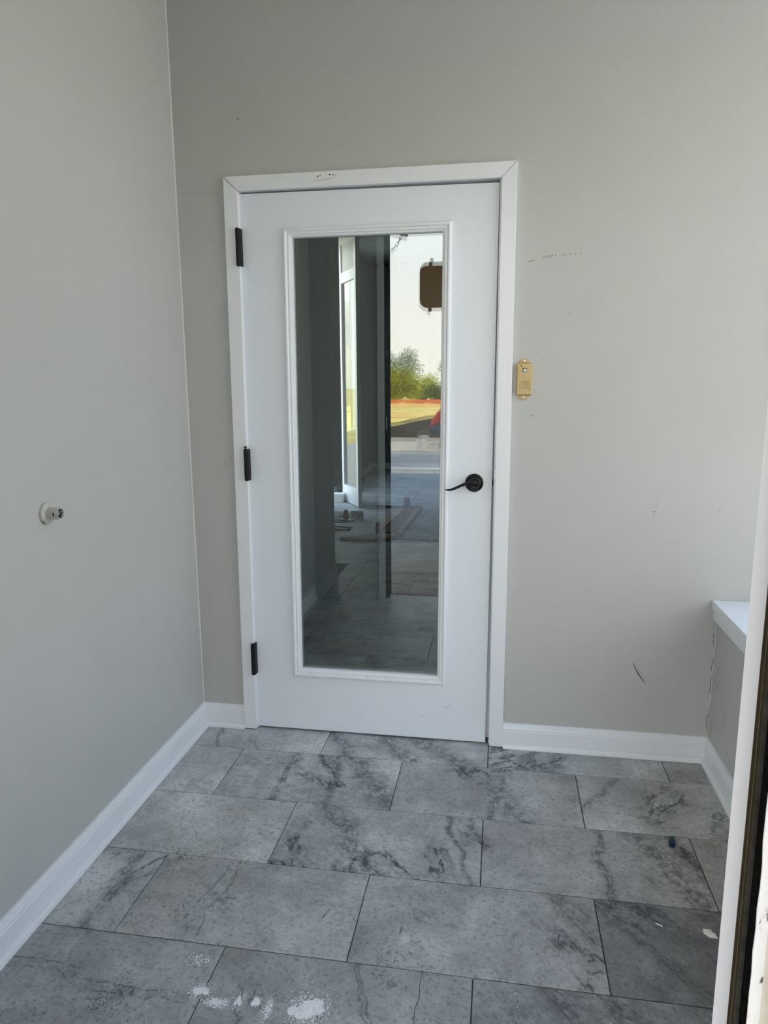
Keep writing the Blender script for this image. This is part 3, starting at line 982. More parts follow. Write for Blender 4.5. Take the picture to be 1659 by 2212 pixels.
# ------------------------------------------------------------------ bits lying on the floor
ZF = 0.0008
bt = thing('bolt', (-0.705, -0.9305, ZF), 'small steel bolt lying on a gray tile', 'bolt')
bm = bmesh.new()
tube(bm, [(-0.716, -0.9300, ZF + .004), (-0.691, -0.9312, ZF + .0036)], .0026, 10)
obj('shank', bm, M['dullsteel'], bt)
bm = bmesh.new()
tube(bm, [(-0.7195, -0.9298, ZF + .0048), (-0.7160, -0.9300, ZF + .0048)], .0055, 6)
obj('head', bm, M['dullsteel'], bt)

cp_ = thing('plastic_cap', (0.509, -0.516, ZF), 'small dark teal plastic cap on the tile near the right wall', 'cap')
bm = bmesh.new()
tube(bm, [(0.5125, -0.4990, ZF + .009), (0.5123, -0.501, ZF + .0095), (0.5095, -0.517, ZF + .0095)], [.0075, .0092, .0096], 18)
obj('cap_end', bm, M['teal'], cp_, smooth='auto')
bm = bmesh.new()
tube(bm, [(0.5095, -0.5172, ZF + .0095), (0.5070, -0.530, ZF + .0095), (0.5067, -0.532, ZF + .0092)], [.0098, .0095, .0075], 18)
obj('cap_skirt', bm, mat('navy_plastic', (0.0, 0.02, 0.06), 0.45), cp_, smooth='auto')

rc_ = thing('ribbed_chip', (0.522, -0.865, ZF), 'white ribbed plastic chip on the dark tile', 'chip')
bm = bmesh.new()
cpts = [(-.013, .012), (.004, .012), (.014, -.008), (.015, -.014), (-.004, -.013), (-.015, -.001)]
prism(bm, [(0.522 + a, -0.865 + c) for a, c in cpts], lambda p: (p[0], p[1], ZF), lambda p: (p[0], p[1], ZF + .0025))
obj('chip_base', bm, M['chip'], rc_)
for q in (-.009, -.003, .003, .009):
    w0 = -.012 if q > -.006 else -.003
    boxobj('rib', (0.522 + w0, 0.522 + (.013 if q < 0 else .005), -0.865 + q - .001, -0.865 + q + .001, ZF + .0024, ZF + .0042), M['chip'], rc_)

st_ = thing('splinter', (0.403, -0.856, ZF), 'thin white splinter lying on the dark tile', 'splinter')
bm = bmesh.new()
tube(bm, [(0.395, -0.8520, ZF + .0022), (0.404, -0.8560, ZF + .002), (0.411, -0.8595, ZF + .0018)], [.0012, .0018, .0014], 6)
obj('sliver', bm, M['chip'], st_)

bm = bmesh.new()
gp = [(-.013, .009), (-.004, .014), (.006, .010), (.012, .000), (.004, -.006), (-.004, -.011), (-.010, -.003)]
prism(bm, [(-0.238 + a, -1.140 + c) for a, c in gp], lambda p: (p[0], p[1], ZF), lambda p: (p[0], p[1], ZF + .0022))
tag(obj('glass_shard', bm, M['shard']), 'clear glass shard lying on a gray tile', 'shard')

for i, (x, y, a, L) in enumerate(((-0.44, -0.943, 1.25, .034), (-0.2405, -0.97, 1.45, .03), (0.150, -0.935, 1.35, .03))):
    bm = bmesh.new()
    tube(bm, [(x - L / 2 * math.cos(a), y - L / 2 * math.sin(a), ZF + .0006), (x + L / 2 * math.cos(a), y + L / 2 * math.sin(a), ZF + .0006)], [.0009, .0004], 5)
    tag(obj('pine_needle', bm, M['dark']), ['dark needle lying left of the tile joint at bottom centre', 'dark needle lying right of the tile joint at bottom centre', 'dark needle nearest the dark slate tile'][i], 'needle', 'needles on the floor')


def powder(name, label, cx, cy, rx, ry, n, seedv, sz=0.0016, core=True):
    """loose crumbs over a few thin irregular heaps"""
    rr = random.Random(seedv)
    t = bmesh.new()
    blobs = [(rr.gauss(0, .38), rr.gauss(0, .38), rr.uniform(.22, .48)) for _ in range(8)] + [(0, 0, .55)]
    if core:
        for bx_, by_, br in blobs:
            k = 26
            ph = [rr.uniform(0, 6.28) for _ in range(4)]
            ring = []
            for q in range(k):
                a = 6.2832 * q / k
                rad = br * .72 * (1 + .26 * math.sin(3 * a + ph[0]) + .16 * math.sin(5 * a + ph[1]) + .2 * math.sin(9 * a + ph[2]) + .1 * math.sin(14 * a + ph[3]))
                ring.append(t.verts.new((cx + (bx_ + rad * math.cos(a)) * rx, cy + (by_ + rad * math.sin(a)) * ry, ZF - .0004)))
            top = t.verts.new((cx + bx_ * rx, cy + by_ * ry, ZF + .0010 + .0006 * rr.random()))
            for q in range(k):
                t.faces.new((ring[q], ring[(q + 1) % k], top))
    for i in range(n):
        if core and rr.random() < 0.75:
            bx_, by_, br = rr.choice(blobs)
            a, q = rr.uniform(0, 6.283), br * 1.15 * rr.random() ** .45
            px, py = bx_ + q * math.cos(a), by_ + q * math.sin(a)
        else:
            px, py = rr.gauss(0, .75), rr.gauss(0, .75)
        x, y = cx + px * rx, cy + py * ry
        s = sz * (0.22 + rr.random() ** 4 * 1.2)
        an = rr.uniform(0, 6.283)
        vs = [t.verts.new((x + s * math.cos(an + q * 2.1) * rr.uniform(.7, 1.2), y + s * math.sin(an + q * 2.1) * rr.uniform(.7, 1.2), ZF - .0003)) for q in range(3)]
        top = t.verts.new((x, y, ZF + s * rr.uniform(.5, .9)))
        for q in range(3):
            t.faces.new((vs[q], vs[(q + 1) % 3], top))
    me = bpy.data.meshes.new(name)
    t.to_mesh(me)
    t.free()
    me.materials.append(M['powder'])
    o = bpy.data.objects.new(name, me)
    COL.objects.link(o)
    tag(o, label, 'plaster dust', 'plaster dust on the floor', 'stuff')
    return o


powder('plaster_dust', 'largest white splash of plaster dust at bottom centre', -0.413, -1.232, .034, .030, 9000, 1)
powder('plaster_dust', 'white plaster dust over the tile joint at lower left', -0.668, -1.222, .018, .015, 2200, 2)
powder('plaster_dust', 'faint plaster dust just right of the tile joint', -0.618, -1.246, .018, .008, 900, 3, .0018, False)
powder('plaster_dust', 'small upright dab of plaster dust, left one of two', -0.571, -1.233, .008, .014, 900, 4)
powder('plaster_dust', 'small dab of plaster dust between its two neighbours', -0.532, -1.231, .010, .011, 900, 5)
powder('plaster_dust', 'thin upright smear of plaster dust left of the largest splash', -0.499, -1.243, .006, .020, 900, 6, .0014, False)
powder('plaster_dust', 'little flecks of plaster above the dusty tile joint', -0.705, -1.14, .020, .015, 260, 7, .0022, False)
powder('plaster_dust', 'pale smear of plaster in the middle of the front tile', -0.226, -0.998, .010, .014, 700, 8, .0010, False)
o = powder('floor_grit', 'tiny white crumbs scattered over the whole tile floor', -0.30, -0.85, .70, .55, 1500, 9, .0015, False)
tag(o, None, 'grit', 'crumbs on the floor')

# ------------------------------------------------------------------ room behind the door
HI = 3.15
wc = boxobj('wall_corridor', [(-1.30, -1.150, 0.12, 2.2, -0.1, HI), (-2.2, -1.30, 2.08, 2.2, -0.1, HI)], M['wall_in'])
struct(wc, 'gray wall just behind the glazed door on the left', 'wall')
wi = boxobj('wall_inner_left', [(-2.20, -2.05, 2.2, 5.0, -0.1, HI), (-2.20, -2.05, 5.0, 5.95, 2.9, HI), (-2.20, -2.05, 5.95, 6.70, -0.1, HI), (-2.20, -2.05, 6.70, 7.75, -0.1, 0.66), (-2.20, -2.05, 6.70, 7.75, 3.0, HI), (-2.20, -2.05, 7.75, 8.65, -0.1, HI)], M['wall_dimmed'])
struct(wi, 'dim-painted left wall of the room behind the glass', 'wall')
wfr = boxobj('wall_inner_far', (-2.20, 1.35, 8.65, 8.80, -0.1, HI), M['wall_dimmed'])
struct(wfr, 'dim-painted far wall of the room behind the glass', 'wall')
wri = boxobj('wall_inner_right', (1.2, 1.35, 0.12, 8.65, -0.1, HI), M['wall_dimmed'])
struct(wri, 'dim-painted right wall of the room behind the glass', 'wall')
ci = boxobj('ceiling_inner', (-2.2, 1.35, 0.0, 8.80, HI, HI + 0.3), M['ceil_dimmed'])
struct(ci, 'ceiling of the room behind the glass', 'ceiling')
fi = boxobj('floor_inner', (-2.2, 1.35, 0.06, 8.65, -0.13, -0.006), M['grout'])
struct(fi, 'large gray tile floor of the room behind the glass', 'floor')
ys = [0.06, 1.05, 1.84, 2.63, 3.42, 4.21, 5.0, 5.79, 6.58, 7.37, 8.16, 8.65]
xs = [-2.05, -1.02, 0.18, 1.2]
for a, c in zip(ys, ys[1:]):
    for p, q in zip(xs, xs[1:]):
        if a > 2.0 or p >= -1.03:
            pass
        else:
            p = -1.150
        o = obj('tile', tile_bm(p + .002, q - .002, a + .002, c - .002, random.uniform(-.0005, .0005)), M['tile'], fi)
        o['tone'], o['vein'], o['ang'], o['warm'] = random.uniform(.95, 1.05), random.uniform(.6, 1.3), random.uniform(-.5, -.2), .2
base_run('baseboard_corridor', '', (-1.150, 0.12), (-1.150, 2.2), (1, 0), 0, 0, 'white baseboard seen through the glass at lower left')
base_run('baseboard_inner_left', '', (-2.05, 5.97), (-2.05, 8.65), (1, 0), 0, 1, 'white baseboard on the far left wall behind the glass')
base_run('baseboard_inner_far', '', (-2.05, 8.65), (1.2, 8.65), (0, -1), 1, 0, 'white baseboard along the far wall behind the glass')
w2 = thing('window_added', (-2.12, 7.05, 0.66), 'added window that brightens the glazed leaf behind the glass', 'window', kind='structure')  # added window, there to make the open leaf look bright
boxobj('window_frame', [(-2.16, -2.08, 6.70, 7.75, 0.66, 0.71), (-2.16, -2.08, 6.70, 7.75, 2.95, 3.0), (-2.16, -2.08, 6.70, 6.74, 0.71, 2.95), (-2.16, -2.08, 7.70, 7.75, 0.71, 2.95)], M['white'], w2)
boxobj('pane', (-2.125, -2.12, 6.74, 7.70, 0.71, 2.95), M['leafglass'], w2)

# tall open glazed leaf
hx, hy, ex, ey = -1.825, 5.56, -1.535, 5.05
ll = math.hypot(ex - hx, ey - hy)
dx, dy = (ex - hx) / ll, (ey - hy) / ll


def leafmap(co):
    return Vector((hx + dx * co.x - dy * co.y, hy + dy * co.x + dx * co.y, co.z))


d2 = thing('door_2', (hx, hy, 0), 'tall narrow white glazed leaf standing open behind the door glass', 'door', kind='structure')
boxobj('leaf_frame', [(0, .06, -.022, .022, .01, 2.98), (ll - .06, ll, -.022, .022, .01, 2.98), (.06, ll - .06, -.022, .022, .01, .20), (.06, ll - .06, -.022, .022, 2.45, 2.56), (.06, ll - .06, -.022, .022, 2.86, 2.98)], M['white'], d2, shear=leafmap)
boxobj('leaf_panel', (.058, ll - .058, -.008, .008, 2.555, 2.865), M['wall'], d2, shear=leafmap)
boxobj('leaf_glass', (.058, ll - .058, -.003, .003, .195, 2.455), M['leafglass'], d2, shear=leafmap)

# outlet on the far wall
ot = thing('power_outlet', (-1.66, 8.65, 0.27), 'white double outlet low on the far wall behind the glass', 'outlet')
boxobj('cover_plate', (-1.72, -1.60, 8.642, 8.6502, 0.21, 0.325), M['white'], ot, bevel=0.002)
for x in (-1.688, -1.632):
    for z in (0.245, 0.29):
        boxobj('receptacle', (x - .014, x + .014, 8.640, 8.6425, z - .013, z + .013), M['plate'], ot)
for i, x in enumerate((-2.0, -1.93, -1.80, -1.62, -1.50)):
    bm = bmesh.new()
    lathe(bm, [(.035, 0), (.03, .03), (.012, .045)], lambda u, v, h: (x + u, 8.60 + v * .9, 3.15 - h), 12)
    tag(obj('ceiling_cap', bm, M['dark']), ['first', 'second', 'third', 'fourth', 'fifth'][i] + ' small black cap from the left on the far ceiling line', 'cap', 'black caps on the far ceiling line')

# boards and rubbish on the inner floor
def board(pts, z0, z1, m, label, name='wooden_board'):
    bm = bmesh.new()
    prism(bm, pts, lambda p: (p[0], p[1], z0), lambda p: (p[0], p[1], z1))
    return tag(obj(name, bm, m, bevel=0.003), label, 'board')


board([(-1.40, 3.41), (-1.04, 3.42), (-1.03, 3.49), (-1.37, 3.50)], .001, .022, M['wood'], 'flat raw board nearest the glass on the inner floor')
board([(-1.03, 3.42), (-0.94, 3.52), (-0.885, 3.66), (-0.94, 3.70), (-1.0, 3.56), (-1.06, 3.47)], .001, .03, M['wood'], 'splintered bent board piece at the corner of the boards')
board([(-0.885, 3.66), (-0.855, 5.06), (-0.905, 5.06), (-0.945, 3.70)], .001, .025, M['wood'], 'long narrow board running away on the inner floor')
board([(-0.960, 3.72), (-0.915, 5.05), (-1.02, 5.05), (-1.08, 3.80)], .001, .012, M['wooddk'], 'reddish brown board lying beside the long narrow board')
board([(-1.10, 3.85), (-1.03, 5.03), (-1.14, 5.03), (-1.19, 3.95)], .001, .010, M['wood'], 'dusty plywood strip left of the reddish board')
board([(-1.36, 5.10), (-0.86, 5.09), (-0.86, 5.13), (-1.36, 5.15)], .001, .02, M['wooddk'], 'dark batten lying across behind the boards')
board([(-1.07, 5.22), (-1.02, 5.20), (-1.01, 5.27), (-1.06, 5.29)], .001, .09, M['wooddk'], 'upright wood block behind the dark batten')
board([(-1.13, 3.74), (-1.10, 3.74), (-1.10, 3.80), (-1.13, 3.80)], .001, .10, M['wooddk'], 'short reddish offcut standing among the boards')
for i, (x, y, a, L, m) in enumerate(((-1.56, 3.80, .25, .34, 'dark'), (-1.52, 3.92, -.35, .30, 'mark'), (-1.58, 3.72, .05, .36, 'wood'), (-1.50, 4.02, .5, .22, 'dark'), (-1.60, 4.05, -.1, .3, 'mark'))):
    bm = bmesh.new()
    ca, sa = math.cos(a), math.sin(a)
    prism(bm, [(-L / 2, -.016), (L / 2, -.012), (L / 2, .012), (-L / 2, .016)], lambda p: (x + ca * p[0] - sa * p[1], y + sa * p[0] + ca * p[1], .002 + i * .012), lambda p: (x + ca * p[0] - sa * p[1], y + sa * p[0] + ca * p[1], .012 + i * .012))
    tag(obj('scrap_strip', bm, M[m]), ['black trim strip at the top left of the scrap heap', 'gray trim strip slanting across the scrap heap', 'raw wood strip lowest in front of the scrap heap', 'short black strip at the back of the scrap heap', 'gray strip topmost on the scrap heap'][i], 'scrap', 'scrap strips on the inner floor')
cd_ = thing('white_card', (-1.44, 4.42, 0), 'white numbered card leaning on the inner floor', 'card')
boxobj('card', (-1.505, -1.375, 4.40, 4.406, .002, .085), M['paper'], cd_)
fc = bpy.data.curves.new('numeral', 'FONT')
fc.body = 'N'
fc.size = 0.05
fc.extrude = 0.0005
fc.materials.append(M['dark'])
fo = bpy.data.objects.new('numeral_curve', fc)
COL.objects.link(fo)
fm_ = bpy.data.meshes.new_from_object(fo.evaluated_get(bpy.context.evaluated_depsgraph_get()))
bpy.data.objects.remove(fo)
fm_.transform(Matrix.Translation((-1.425, 4.3985, .06)) @ Matrix.Rotation(math.pi / 2, 4, 'Y') @ Matrix.Rotation(math.pi / 2, 4, 'X'))
link(bpy.data.objects.new('numeral', fm_), cd_)
pp = thing('torn_paper', (-1.62, 4.55, 0), 'crumpled torn paper behind the white card', 'paper')
bm = bmesh.new()
rr = random.Random(5)
gv = [[bm.verts.new((-1.72 + .05 * i, 4.5 + .05 * j, .006 + rr.uniform(0, .035))) for j in range(4)] for i in range(6)]
for i in range(5):
    for j in range(3):
        bm.faces.new((gv[i][j], gv[i + 1][j], gv[i + 1][j + 1], gv[i][j + 1]))
po = obj('sheet', bm, M['paper'], pp)
md = po.modifiers.new('thick', 'SOLIDIFY')
md.thickness = 0.004
bm = bmesh.new()
lathe(bm, [(.02, 0), (.035, .03), (.02, .09), (.008, .10)], lambda u, v, h: (-1.545 + u, 4.36 + v, .002 + h), 14)
tag(obj('rust_colored_can', bm, mat('rust_red', (0.30, 0.09, 0.04), 0.6)), 'small rust red can beside the white card', 'can')
bm = bmesh.new()
bx(bm, -2.02, -1.80, 5.35, 5.50, .002, .10)
tag(obj('white_box', bm, M['paper'], bevel=.004), 'white box half hidden behind the inner wall corner', 'box')

# ------------------------------------------------------------------ outside, mirrored in the glass
gd = boxobj('ground', [(-150, 150, -15.9, -13.2, -0.4, -0.105), (-150, 150, -150, -16.7, -0.4, -0.10), (-150, 150, 8.9, 150, -0.4, -0.14), (-150, -14, -1.8, 8.9, -0.4, -0.14), (1.36, 150, -1.8, 8.9, -0.4, -0.14)], M['grass'])
struct(gd, 'dry yellow grass field across the road', 'ground')
lt_ = boxobj('added_side_slab', [(-14, -2.21, -1.8, 12.0, -0.4, -0.13), (1.36, 9, -1.8, 8.9, -0.4, -0.135)], M['concrete'])  # added slab, keeps yellow grass bounce out of the inner room
struct(lt_, 'added gray slab that dulls the yellow bounce from the grass', 'paving')
vg = boxobj('sand_verge', (-150, 150, -17.2, -12.9, -0.4, -0.095), M['sand'])
struct(vg, 'sandy verge beyond the road', 'ground')
rd = boxobj('road', (-150, 150, -12.9, -4.0, -0.4, -0.115), M['asphalt'])
struct(rd, 'gray asphalt in front of the building', 'road')
sw = boxobj('sidewalk', (-12, 12, -4.0, -1.845, -0.4, -0.128), M['concrete'])
struct(sw, 'paved walk in front of the entrance', 'sidewalk')
for i in range(12):
    for j in range(8):
        x0 = -1.25 + .2 * i + (.1 if j % 2 else 0)
        y0 = -2.82 + .1 * j
        bm = bmesh.new()
        zt = -0.121 + random.uniform(-.002, .002)
        bx(bm, x0 + .004, x0 + .196, y0 + .004, y0 + .096, -0.128, zt)
        obj('paver', bm, M['paver'], sw)
boxobj('slab', [(-6, 6, -3.98, -2.86, -0.129, -0.12)], M['concrete'], sw)
wg = boxobj('wall_added_shade', (2.25, 2.6, -8.5, -2.4, -0.12, 3.2), M['stucco'])  # added out of view to cut front light on the left wall
struct(wg, 'added unseen wall that cuts the light reaching the left wall', 'wall')
kb = boxobj('curb', (-60, 60, -9.75, -9.45, -0.2, -0.10), M['concrete'])
struct(kb, 'low pale strip across the asphalt', 'curb')

# canopy over the entrance and the right side
cn = boxobj('canopy_roof', [(-6.0, 2.6, -5.8, -1.845, 3.2, 3.4), (1.40, 1.62, -1.845, 4.0, 3.2, 3.4)], M['ceil'])
struct(cn, 'flat canopy over the entrance walk', 'canopy')
rf = boxobj('roof', (-2.4, 1.40, -1.84, 8.95, 3.46, 3.65), M['ceil'])
struct(rf, 'flat roof of the building', 'roof')

# grass bank with a low black silt fence and orange mesh
bm = bmesh.new()
prism(bm, [(-17.1, -0.1), (-17.6, .12), (-19.5, .42), (-22.0, .66), (-26, .62), (-26, -0.1)], lambda p: (-40, p[0], p[1]), lambda p: (40, p[0], p[1]))
struct(obj('grass_bank', bm, M['grass']), 'sunlit yellow grass bank behind the fences', 'bank')
sf = thing('silt_fence', (-2.6, -16.6, -0.1), 'low black silt fence sagging along the verge', 'fence')
bm = bmesh.new()
n_ = 60
top = []
for i in range(n_ + 1):
    x = -12 + 24 * i / n_
    z = 0.27 + 0.02 * math.sin(x * 1.7) + max(0, min(.26, (x + 2.9) * .24))
    top.append((x, -16.6 + .06 * math.sin(x * 2.1), z))
A = [[bm.verts.new((x, y + o_, zz)) for o_ in (0, -.02) for zz in (-.12, z)] for x, y, z in top]
for P, Q in zip(A, A[1:]):
    for a, c in ((0, 1), (1, 3), (3, 2), (2, 0)):
        bm.faces.new((P[a], P[c], Q[c], Q[a]))
obj('fabric', bm, M['silt'], sf)
for i in range(9):
    x = -10 + 2.2 * i
    boxobj('stake', (x - .02, x + .02, -16.53, -16.49, -.12, .62), M['bark'], sf)
of = thing('orange_fence', (-2.5, -19.0, 0), 'orange plastic mesh fence on the grass bank', 'fence')
bm = bmesh.new()
for i in range(7):
    z = 0.26 + .05 * i
    for x0 in range(-8, 4):
        bx(bm, x0, x0 + 1, -18.8, -18.79, z + .02 * math.sin(x0), z + .02 * math.sin(x0) + .006)
for i in range(110):
    x = -8 + .11 * i
    bx(bm, x, x + .006, -18.8, -18.79, .24, .58)
tag(obj('mesh_net', bm, M['orange'], of), None, None, None, 'stuff')
bm = bmesh.new()
bx(bm, -40, 40, -22.2, -22.15, 0.55, 0.79)
tag(obj('orange_band', bm, M['orange']), 'red orange barrier band along the top of the bank', 'barrier')
for i in range(6):
    x = -8 + 2.2 * i
    boxobj('post', (x - .02, x + .02, -18.86, -18.82, .2, .72), M['galv'], of)


def foliage_mesh(name, m, seedv, n, rx, ry, rz, leaf_):
    rr = random.Random(seedv)
    bm = bmesh.new()
    lobes = [(rr.gauss(0, .45), rr.gauss(0, .45), rr.uniform(-.5, .55), rr.uniform(.35, .6)) for _ in range(14)]
    for i in range(n):
        lx, ly, lz, lr = rr.choice(lobes)
        a = Vector((rr.gauss(0, 1), rr.gauss(0, 1), rr.gauss(0, 1))).normalized() * lr * rr.random() ** .45
        c = Vector(((lx + a.x) * rx, (ly + a.y) * ry, (lz + a.z) * rz))
        u = Vector((rr.gauss(0, 1), rr.gauss(0, 1), rr.gauss(0, .6))).normalized()
        v = u.orthogonal().normalized()
        s = leaf_ * rr.uniform(.6, 1.3)
        bm.faces.new([bm.verts.new(c + p) for p in (u * s, v * s * .4, -u * s, -v * s * .4)])
    me = bpy.data.meshes.new(name)
    bm.to_mesh(me)
    bm.free()
    me.materials.append(M[m])
    return me


fm = {'a': foliage_mesh('foliage', 'leaf', 1, 4200, 1.5, 1.4, 1.35, .14), 'b': foliage_mesh('foliage', 'leafdk', 2, 4200, 1.6, 1.4, 1.2, .13), 'c': foliage_mesh('foliage', 'leafgy', 3, 2600, 1.7, 1.4, 1.5, .12)}
TREES = [(-4.55, -28, 1.70, 'a', .62), (-2.75, -29.2, 1.35, 'b', .50), (-3.7, -32, 1.55, 'a', .55), (-7.9, -27.5, 1.7, 'b', .6), (-5.4, -38, 2.7, 'c', .75), (-9.4, -39, 2.9, 'c', .7), (-0.9, -31, 1.5, 'a', .6), (1.2, -28, 1.5, 'b', .55), (-2.0, -38, 2.5, 'c', .62),
         (-11.2, -28, 1.7, 'a', .7), (4.9, -31, 1.7, 'a', .7), (-8.2, 30, 2.0, 'a', .8), (-11.6, 33, 1.62, 'b', .9), (-7.4, 36.5, 2.2, 'b', .9)]
TLAB = ['yellow green bushy tree at the left edge of the mirrored field', 'dark bushy tree at the right edge of the mirrored field', 'yellow green bushy tree behind and between the two nearest trees', 'dark bushy tree hidden left of the mirrored field', 'hazy tall tree rising behind the nearest yellow green tree',
        'hazy tall tree farthest out to the left', 'yellow green tree right of the mirrored dark tree', 'dark bushy tree hidden by the door stile', 'hazy tall tree rising behind the dark tree', 'yellow green tree farthest to the left of the road',
        'yellow green tree farthest to the right of the road', 'yellow green tree seen through the inner window', 'dark tree left of the yellow green one beyond the inner window', 'dark tree behind the yellow green one beyond the inner window']
bm = bmesh.new()
for q in range(5):
    a = q * 1.256
    tube(bm, [(0, 0, -1.9), (.05 * math.cos(a), .05 * math.sin(a), -1.2), (.5 * math.cos(a), .5 * math.sin(a), -.3), (.8 * math.cos(a), .8 * math.sin(a), .4)], [.09, .07, .045, .015], 7)
bmesh.ops.recalc_face_normals(bm, faces=bm.faces[:])
tm = bpy.data.meshes.new('trunk')
bm.to_mesh(tm)
bm.free()
tm.materials.append(M['bark'])
for i, (x, y, z, kx, s) in enumerate(TREES):
    z -= 0.40
    t = thing('bushy_tree', (x, y, z - 1.6 * s), TLAB[i], 'tree', 'trees beyond the field')
    t.rotation_euler.z = i * 1.3
    f = bpy.data.objects.new('foliage', fm[kx])
    f['kind'] = 'stuff'
    COL.objects.link(f)
    f.parent = t
    f.location = (0, 0, 1.6 * s)
    f.scale = (s, s, s)
    k_ = bpy.data.objects.new('trunk', tm)
    COL.objects.link(k_)
    k_.parent = t
    k_.location = (0, 0, 1.6 * s)
    k_.scale = (s, s, s)
bd = thing('brick_building', (-13, 48, -.1), 'tan brick building far off through the inner window', 'building')
boxobj('wall', (-20, -9, 46, 54, -.1, 6.5), M['brick'], bd)
boxobj('parapet', (-20.2, -8.8, 45.8, 54.2, 6.4, 6.8), M['concrete'], bd)
for x in (-18.5, -16.5, -14.5, -12.5, -10.5):
    for z in (1.2, 3.9):
        boxobj('window', (x - .5, x + .5, 45.92, 46.02, z, z + 1.5), M['lensdk'], bd)

# brown panel on its post, bracket and chain under the canopy
bp = thing('hanging_panel', (-.64, -4.5, 2.07), 'brown rounded panel fixed beside a steel post under the canopy', 'sign panel')
bm = bmesh.new()
x0, x1, z0, z1, r = -.812, -.47, 2.075, 2.485, .07
rp_ = []
for cx_, cz_, a0 in ((x1 - r, z1 - r, 0), (x0 + r, z1 - r, 90), (x0 + r, z0 + r, 180), (x1 - r, z0 + r, 270)):
    for q in range(7):
        a = math.radians(a0 + 15 * q)
        rp_.append((cx_ + r * math.cos(a), cz_ + r * math.sin(a)))
prism(bm, rp_, lambda p: (p[0], -4.51, p[1]), lambda p: (p[0], -4.47, p[1]))
obj('panel_face', bm, M['sign'], bp)
bm = bmesh.new()
mx_, mz_ = (x0 + x1) / 2, (z0 + z1) / 2
rim = [(mx_ + (a - mx_) * 1.03, mz_ + (c - mz_) * 1.025) for a, c in rp_]
prism(bm, rim, lambda p: (p[0], -4.50, p[1]), lambda p: (p[0], -4.48, p[1]))
obj('panel_rim', bm, M['signedge'], bp)
boxobj('lug', (-.72, -.69, -4.505, -4.475, 2.49, 2.525), M['signedge'], bp)
boxobj('lug', (-.735, -.705, -4.505, -4.475, 2.035, 2.07), M['signedge'], bp)
boxobj('post', (-.46, -.40, -4.52, -4.46, -.12, 3.2), M['galv'], bp)
bk = thing('canopy_bracket', (-1.3, -5.0, 2.9), 'pale flat bracket bar hanging under the canopy', 'bracket')
bm = bmesh.new()
prism(bm, [(-1.75, 3.09), (-1.0, 2.865), (-1.0, 2.825), (-1.75, 3.05)], lambda p: (p[0], -5.02, p[1]), lambda p: (p[0], -4.98, p[1]))
obj('bar', bm, M['galv'], bk)
boxobj('hanger', (-1.72, -1.68, -5.02, -4.98, 3.05, 3.2), M['galv'], bk)
ch = thing('slack_chain', (-1.2, -5.0, 3.2), 'slack steel chain looped under the canopy', 'chain')
pts = []
for i in range(200):
    u = i / 199
    x = -1.50 + .56 * u
    z = 2.70 + .5 * ((u - .48) / .52) ** 2
    pts.append(Vector((x, -5.06, z)))
acc, last, flip = 0, pts[0], 0
bm = bmesh.new()
for p in pts[1:]:
    acc += (p - last).length
    if acc >= .036:
        d = (p - last).normalized()
        ax = Vector((0, 1, 0)) if flip % 2 else d.cross(Vector((0, 1, 0))).normalized()
        loop = [p + d * .024 * math.cos(q * .7854) + ax * .012 * math.sin(q * .7854) for q in range(9)]
        tube(bm, loop, .0035, 5)
        acc = 0
        flip += 1
    last = p
obj('links', bm, M['galv'], ch)

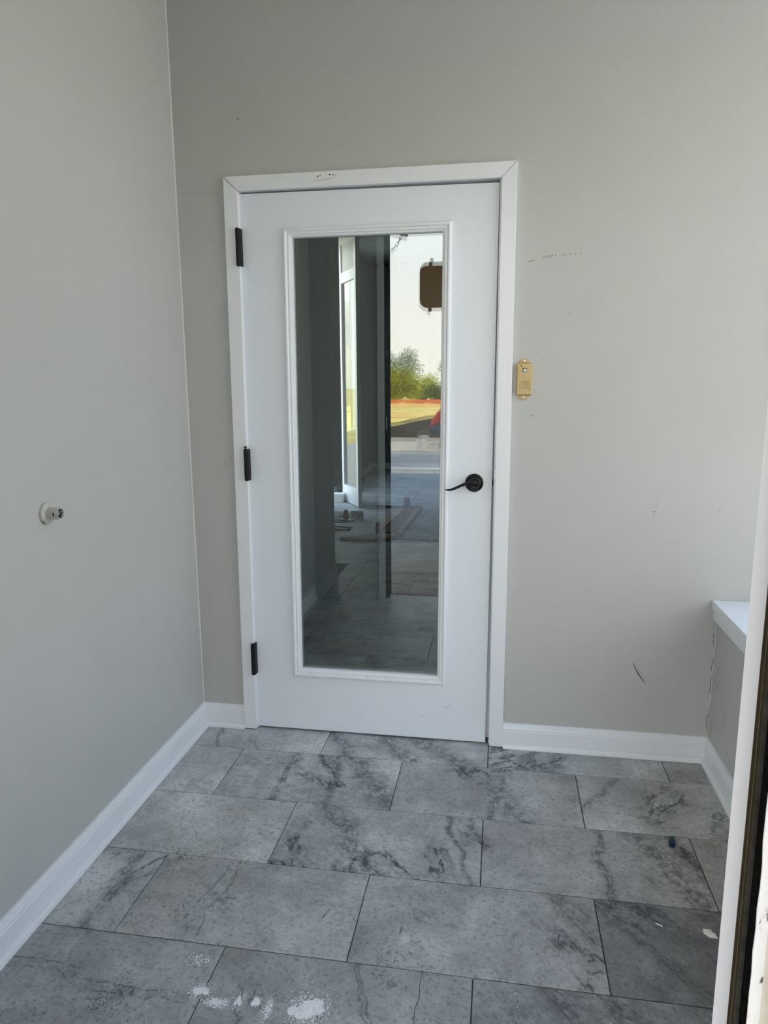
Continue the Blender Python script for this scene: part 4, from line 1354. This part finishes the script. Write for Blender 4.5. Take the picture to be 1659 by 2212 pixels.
# ------------------------------------------------------------------ stooping person far behind, and a bucket
def person():
    t = thing('person', (-1.60, -13.9, -.1), 'person in red top and navy trousers squatting on the verge', 'person')
    J = {'pelvis': (0, 0, .42), 'waist': (.10, 0, .58), 'chest': (.22, 0, .78), 'neck': (.32, 0, .93), 'head': (.40, 0, 1.04), 'crown': (.44, 0, 1.14),
         'hipl': (.02, .11, .40), 'kneel': (.42, .16, .46), 'anklel': (.22, .15, .08), 'toel': (.40, .17, .03),
         'hipr': (.02, -.11, .40), 'kneer': (.40, -.15, .44), 'ankler': (.20, -.15, .08), 'toer': (.38, -.17, .03),
         'shl': (.26, .18, .86), 'ell': (.46, .22, .66), 'wrl': (.60, .10, .52), 'shr': (.26, -.18, .86), 'elr': (.46, -.22, .64), 'wrr': (.60, -.08, .50)}
    E_ = [('pelvis', 'waist'), ('waist', 'chest'), ('chest', 'neck'), ('neck', 'head'), ('head', 'crown'), ('pelvis', 'hipl'), ('hipl', 'kneel'), ('kneel', 'anklel'), ('anklel', 'toel'),
          ('pelvis', 'hipr'), ('hipr', 'kneer'), ('kneer', 'ankler'), ('ankler', 'toer'), ('chest', 'shl'), ('shl', 'ell'), ('ell', 'wrl'), ('chest', 'shr'), ('shr', 'elr'), ('elr', 'wrr')]
    R_ = {'pelvis': .14, 'waist': .13, 'chest': .14, 'neck': .055, 'head': .095, 'crown': .075, 'hipl': .10, 'hipr': .10, 'kneel': .065, 'kneer': .065, 'anklel': .045, 'ankler': .045, 'toel': .04, 'toer': .04,
          'shl': .065, 'shr': .065, 'ell': .045, 'elr': .045, 'wrl': .03, 'wrr': .03}
    base = Vector((-1.60, -13.9, -.1))
    for sgn in (1, -1):
        wv = Vector(J['wrl' if sgn > 0 else 'wrr'])
        for q in range(5):
            nm = 'f%d%d' % (sgn, q)
            o1 = wv + Vector((.075, (q - 2) * .02, -.02 if q else .02))
            o2 = wv + Vector((.115 if q else .09, (q - 2) * .021, -.06 if q else .0))
            J[nm], J[nm + 't'] = tuple(o1), tuple(o2)
            R_[nm], R_[nm + 't'] = .010, .008
            E_ += [('wrl' if sgn > 0 else 'wrr', nm), (nm, nm + 't')]
    names = list(J)
    me = bpy.data.meshes.new('body')
    me.from_pydata([Vector(J[n_]) + base for n_ in names], [(names.index(a), names.index(c)) for a, c in E_], [])
    o = bpy.data.objects.new('body', me)
    COL.objects.link(o)
    o.modifiers.new('skin', 'SKIN')
    sm = o.modifiers.new('sub', 'SUBSURF')
    sm.levels = sm.render_levels = 1
    for i, n_ in enumerate(names):
        me.skin_vertices[0].data[i].radius = (R_[n_], R_[n_])
        me.skin_vertices[0].data[i].use_root = (n_ == 'pelvis')
    dg = bpy.context.evaluated_depsgraph_get()
    me2 = bpy.data.meshes.new_from_object(o.evaluated_get(dg))
    bpy.data.objects.remove(o)
    for nm in ('skin', 'shirt', 'jean', 'shoe', 'hair'):
        me2.materials.append(M[nm])
    for p in me2.polygons:
        c = p.center - base
        p.use_smooth = True
        if c.z < .10:
            p.material_index = 3
        elif c.z < .56 and c.x < .5 and c.z < .40 + .5 * max(0, .3 - c.x) + .12:
            p.material_index = 2
        elif c.x > .55:
            p.material_index = 0
        elif c.z < .92:
            p.material_index = 1
        elif c.z > 1.07 or (c.x < .36 and c.z > .98):
            p.material_index = 4
        elif c.x < .30:
            p.material_index = 1
    b_ = bpy.data.objects.new('body', me2)
    link(b_, t)
    for s in (-1, 1):
        bm = bmesh.new()
        bmesh.ops.create_icosphere(bm, subdivisions=1, radius=.013, matrix=Matrix.Translation(base + Vector((.50, s * .035, 1.06))))
        obj('eye', bm, M['dark'], t)
    bm = bmesh.new()
    tube(bm, [base + Vector((.50, 0, 1.06)), base + Vector((.525, 0, 1.02)), base + Vector((.50, 0, 1.01))], [.008, .017, .012], 8)
    obj('nose', bm, M['skin'], t)
    return t


person()
bu = thing('bucket', (-1.74, -13.5, -.1), 'gray plastic bucket on the verge beside the person', 'bucket')
bm = bmesh.new()
lathe(bm, [(.10, 0), (.125, .26), (.132, .262), (.132, .28), (.118, .28), (.095, .02), (.001, .02)], lambda u, v, h: (-1.74 + u, -13.5 + v, -.095 + h), 24)
obj('pail', bm, M['bucket'], bu)
bm = bmesh.new()
tube(bm, [(-1.74 + .13 * math.cos(q * .3142), -13.5, .185 + .10 * math.sin(q * .3142)) for q in range(11)], .005, 6)
obj('bail_handle', bm, M['galv'], bu)
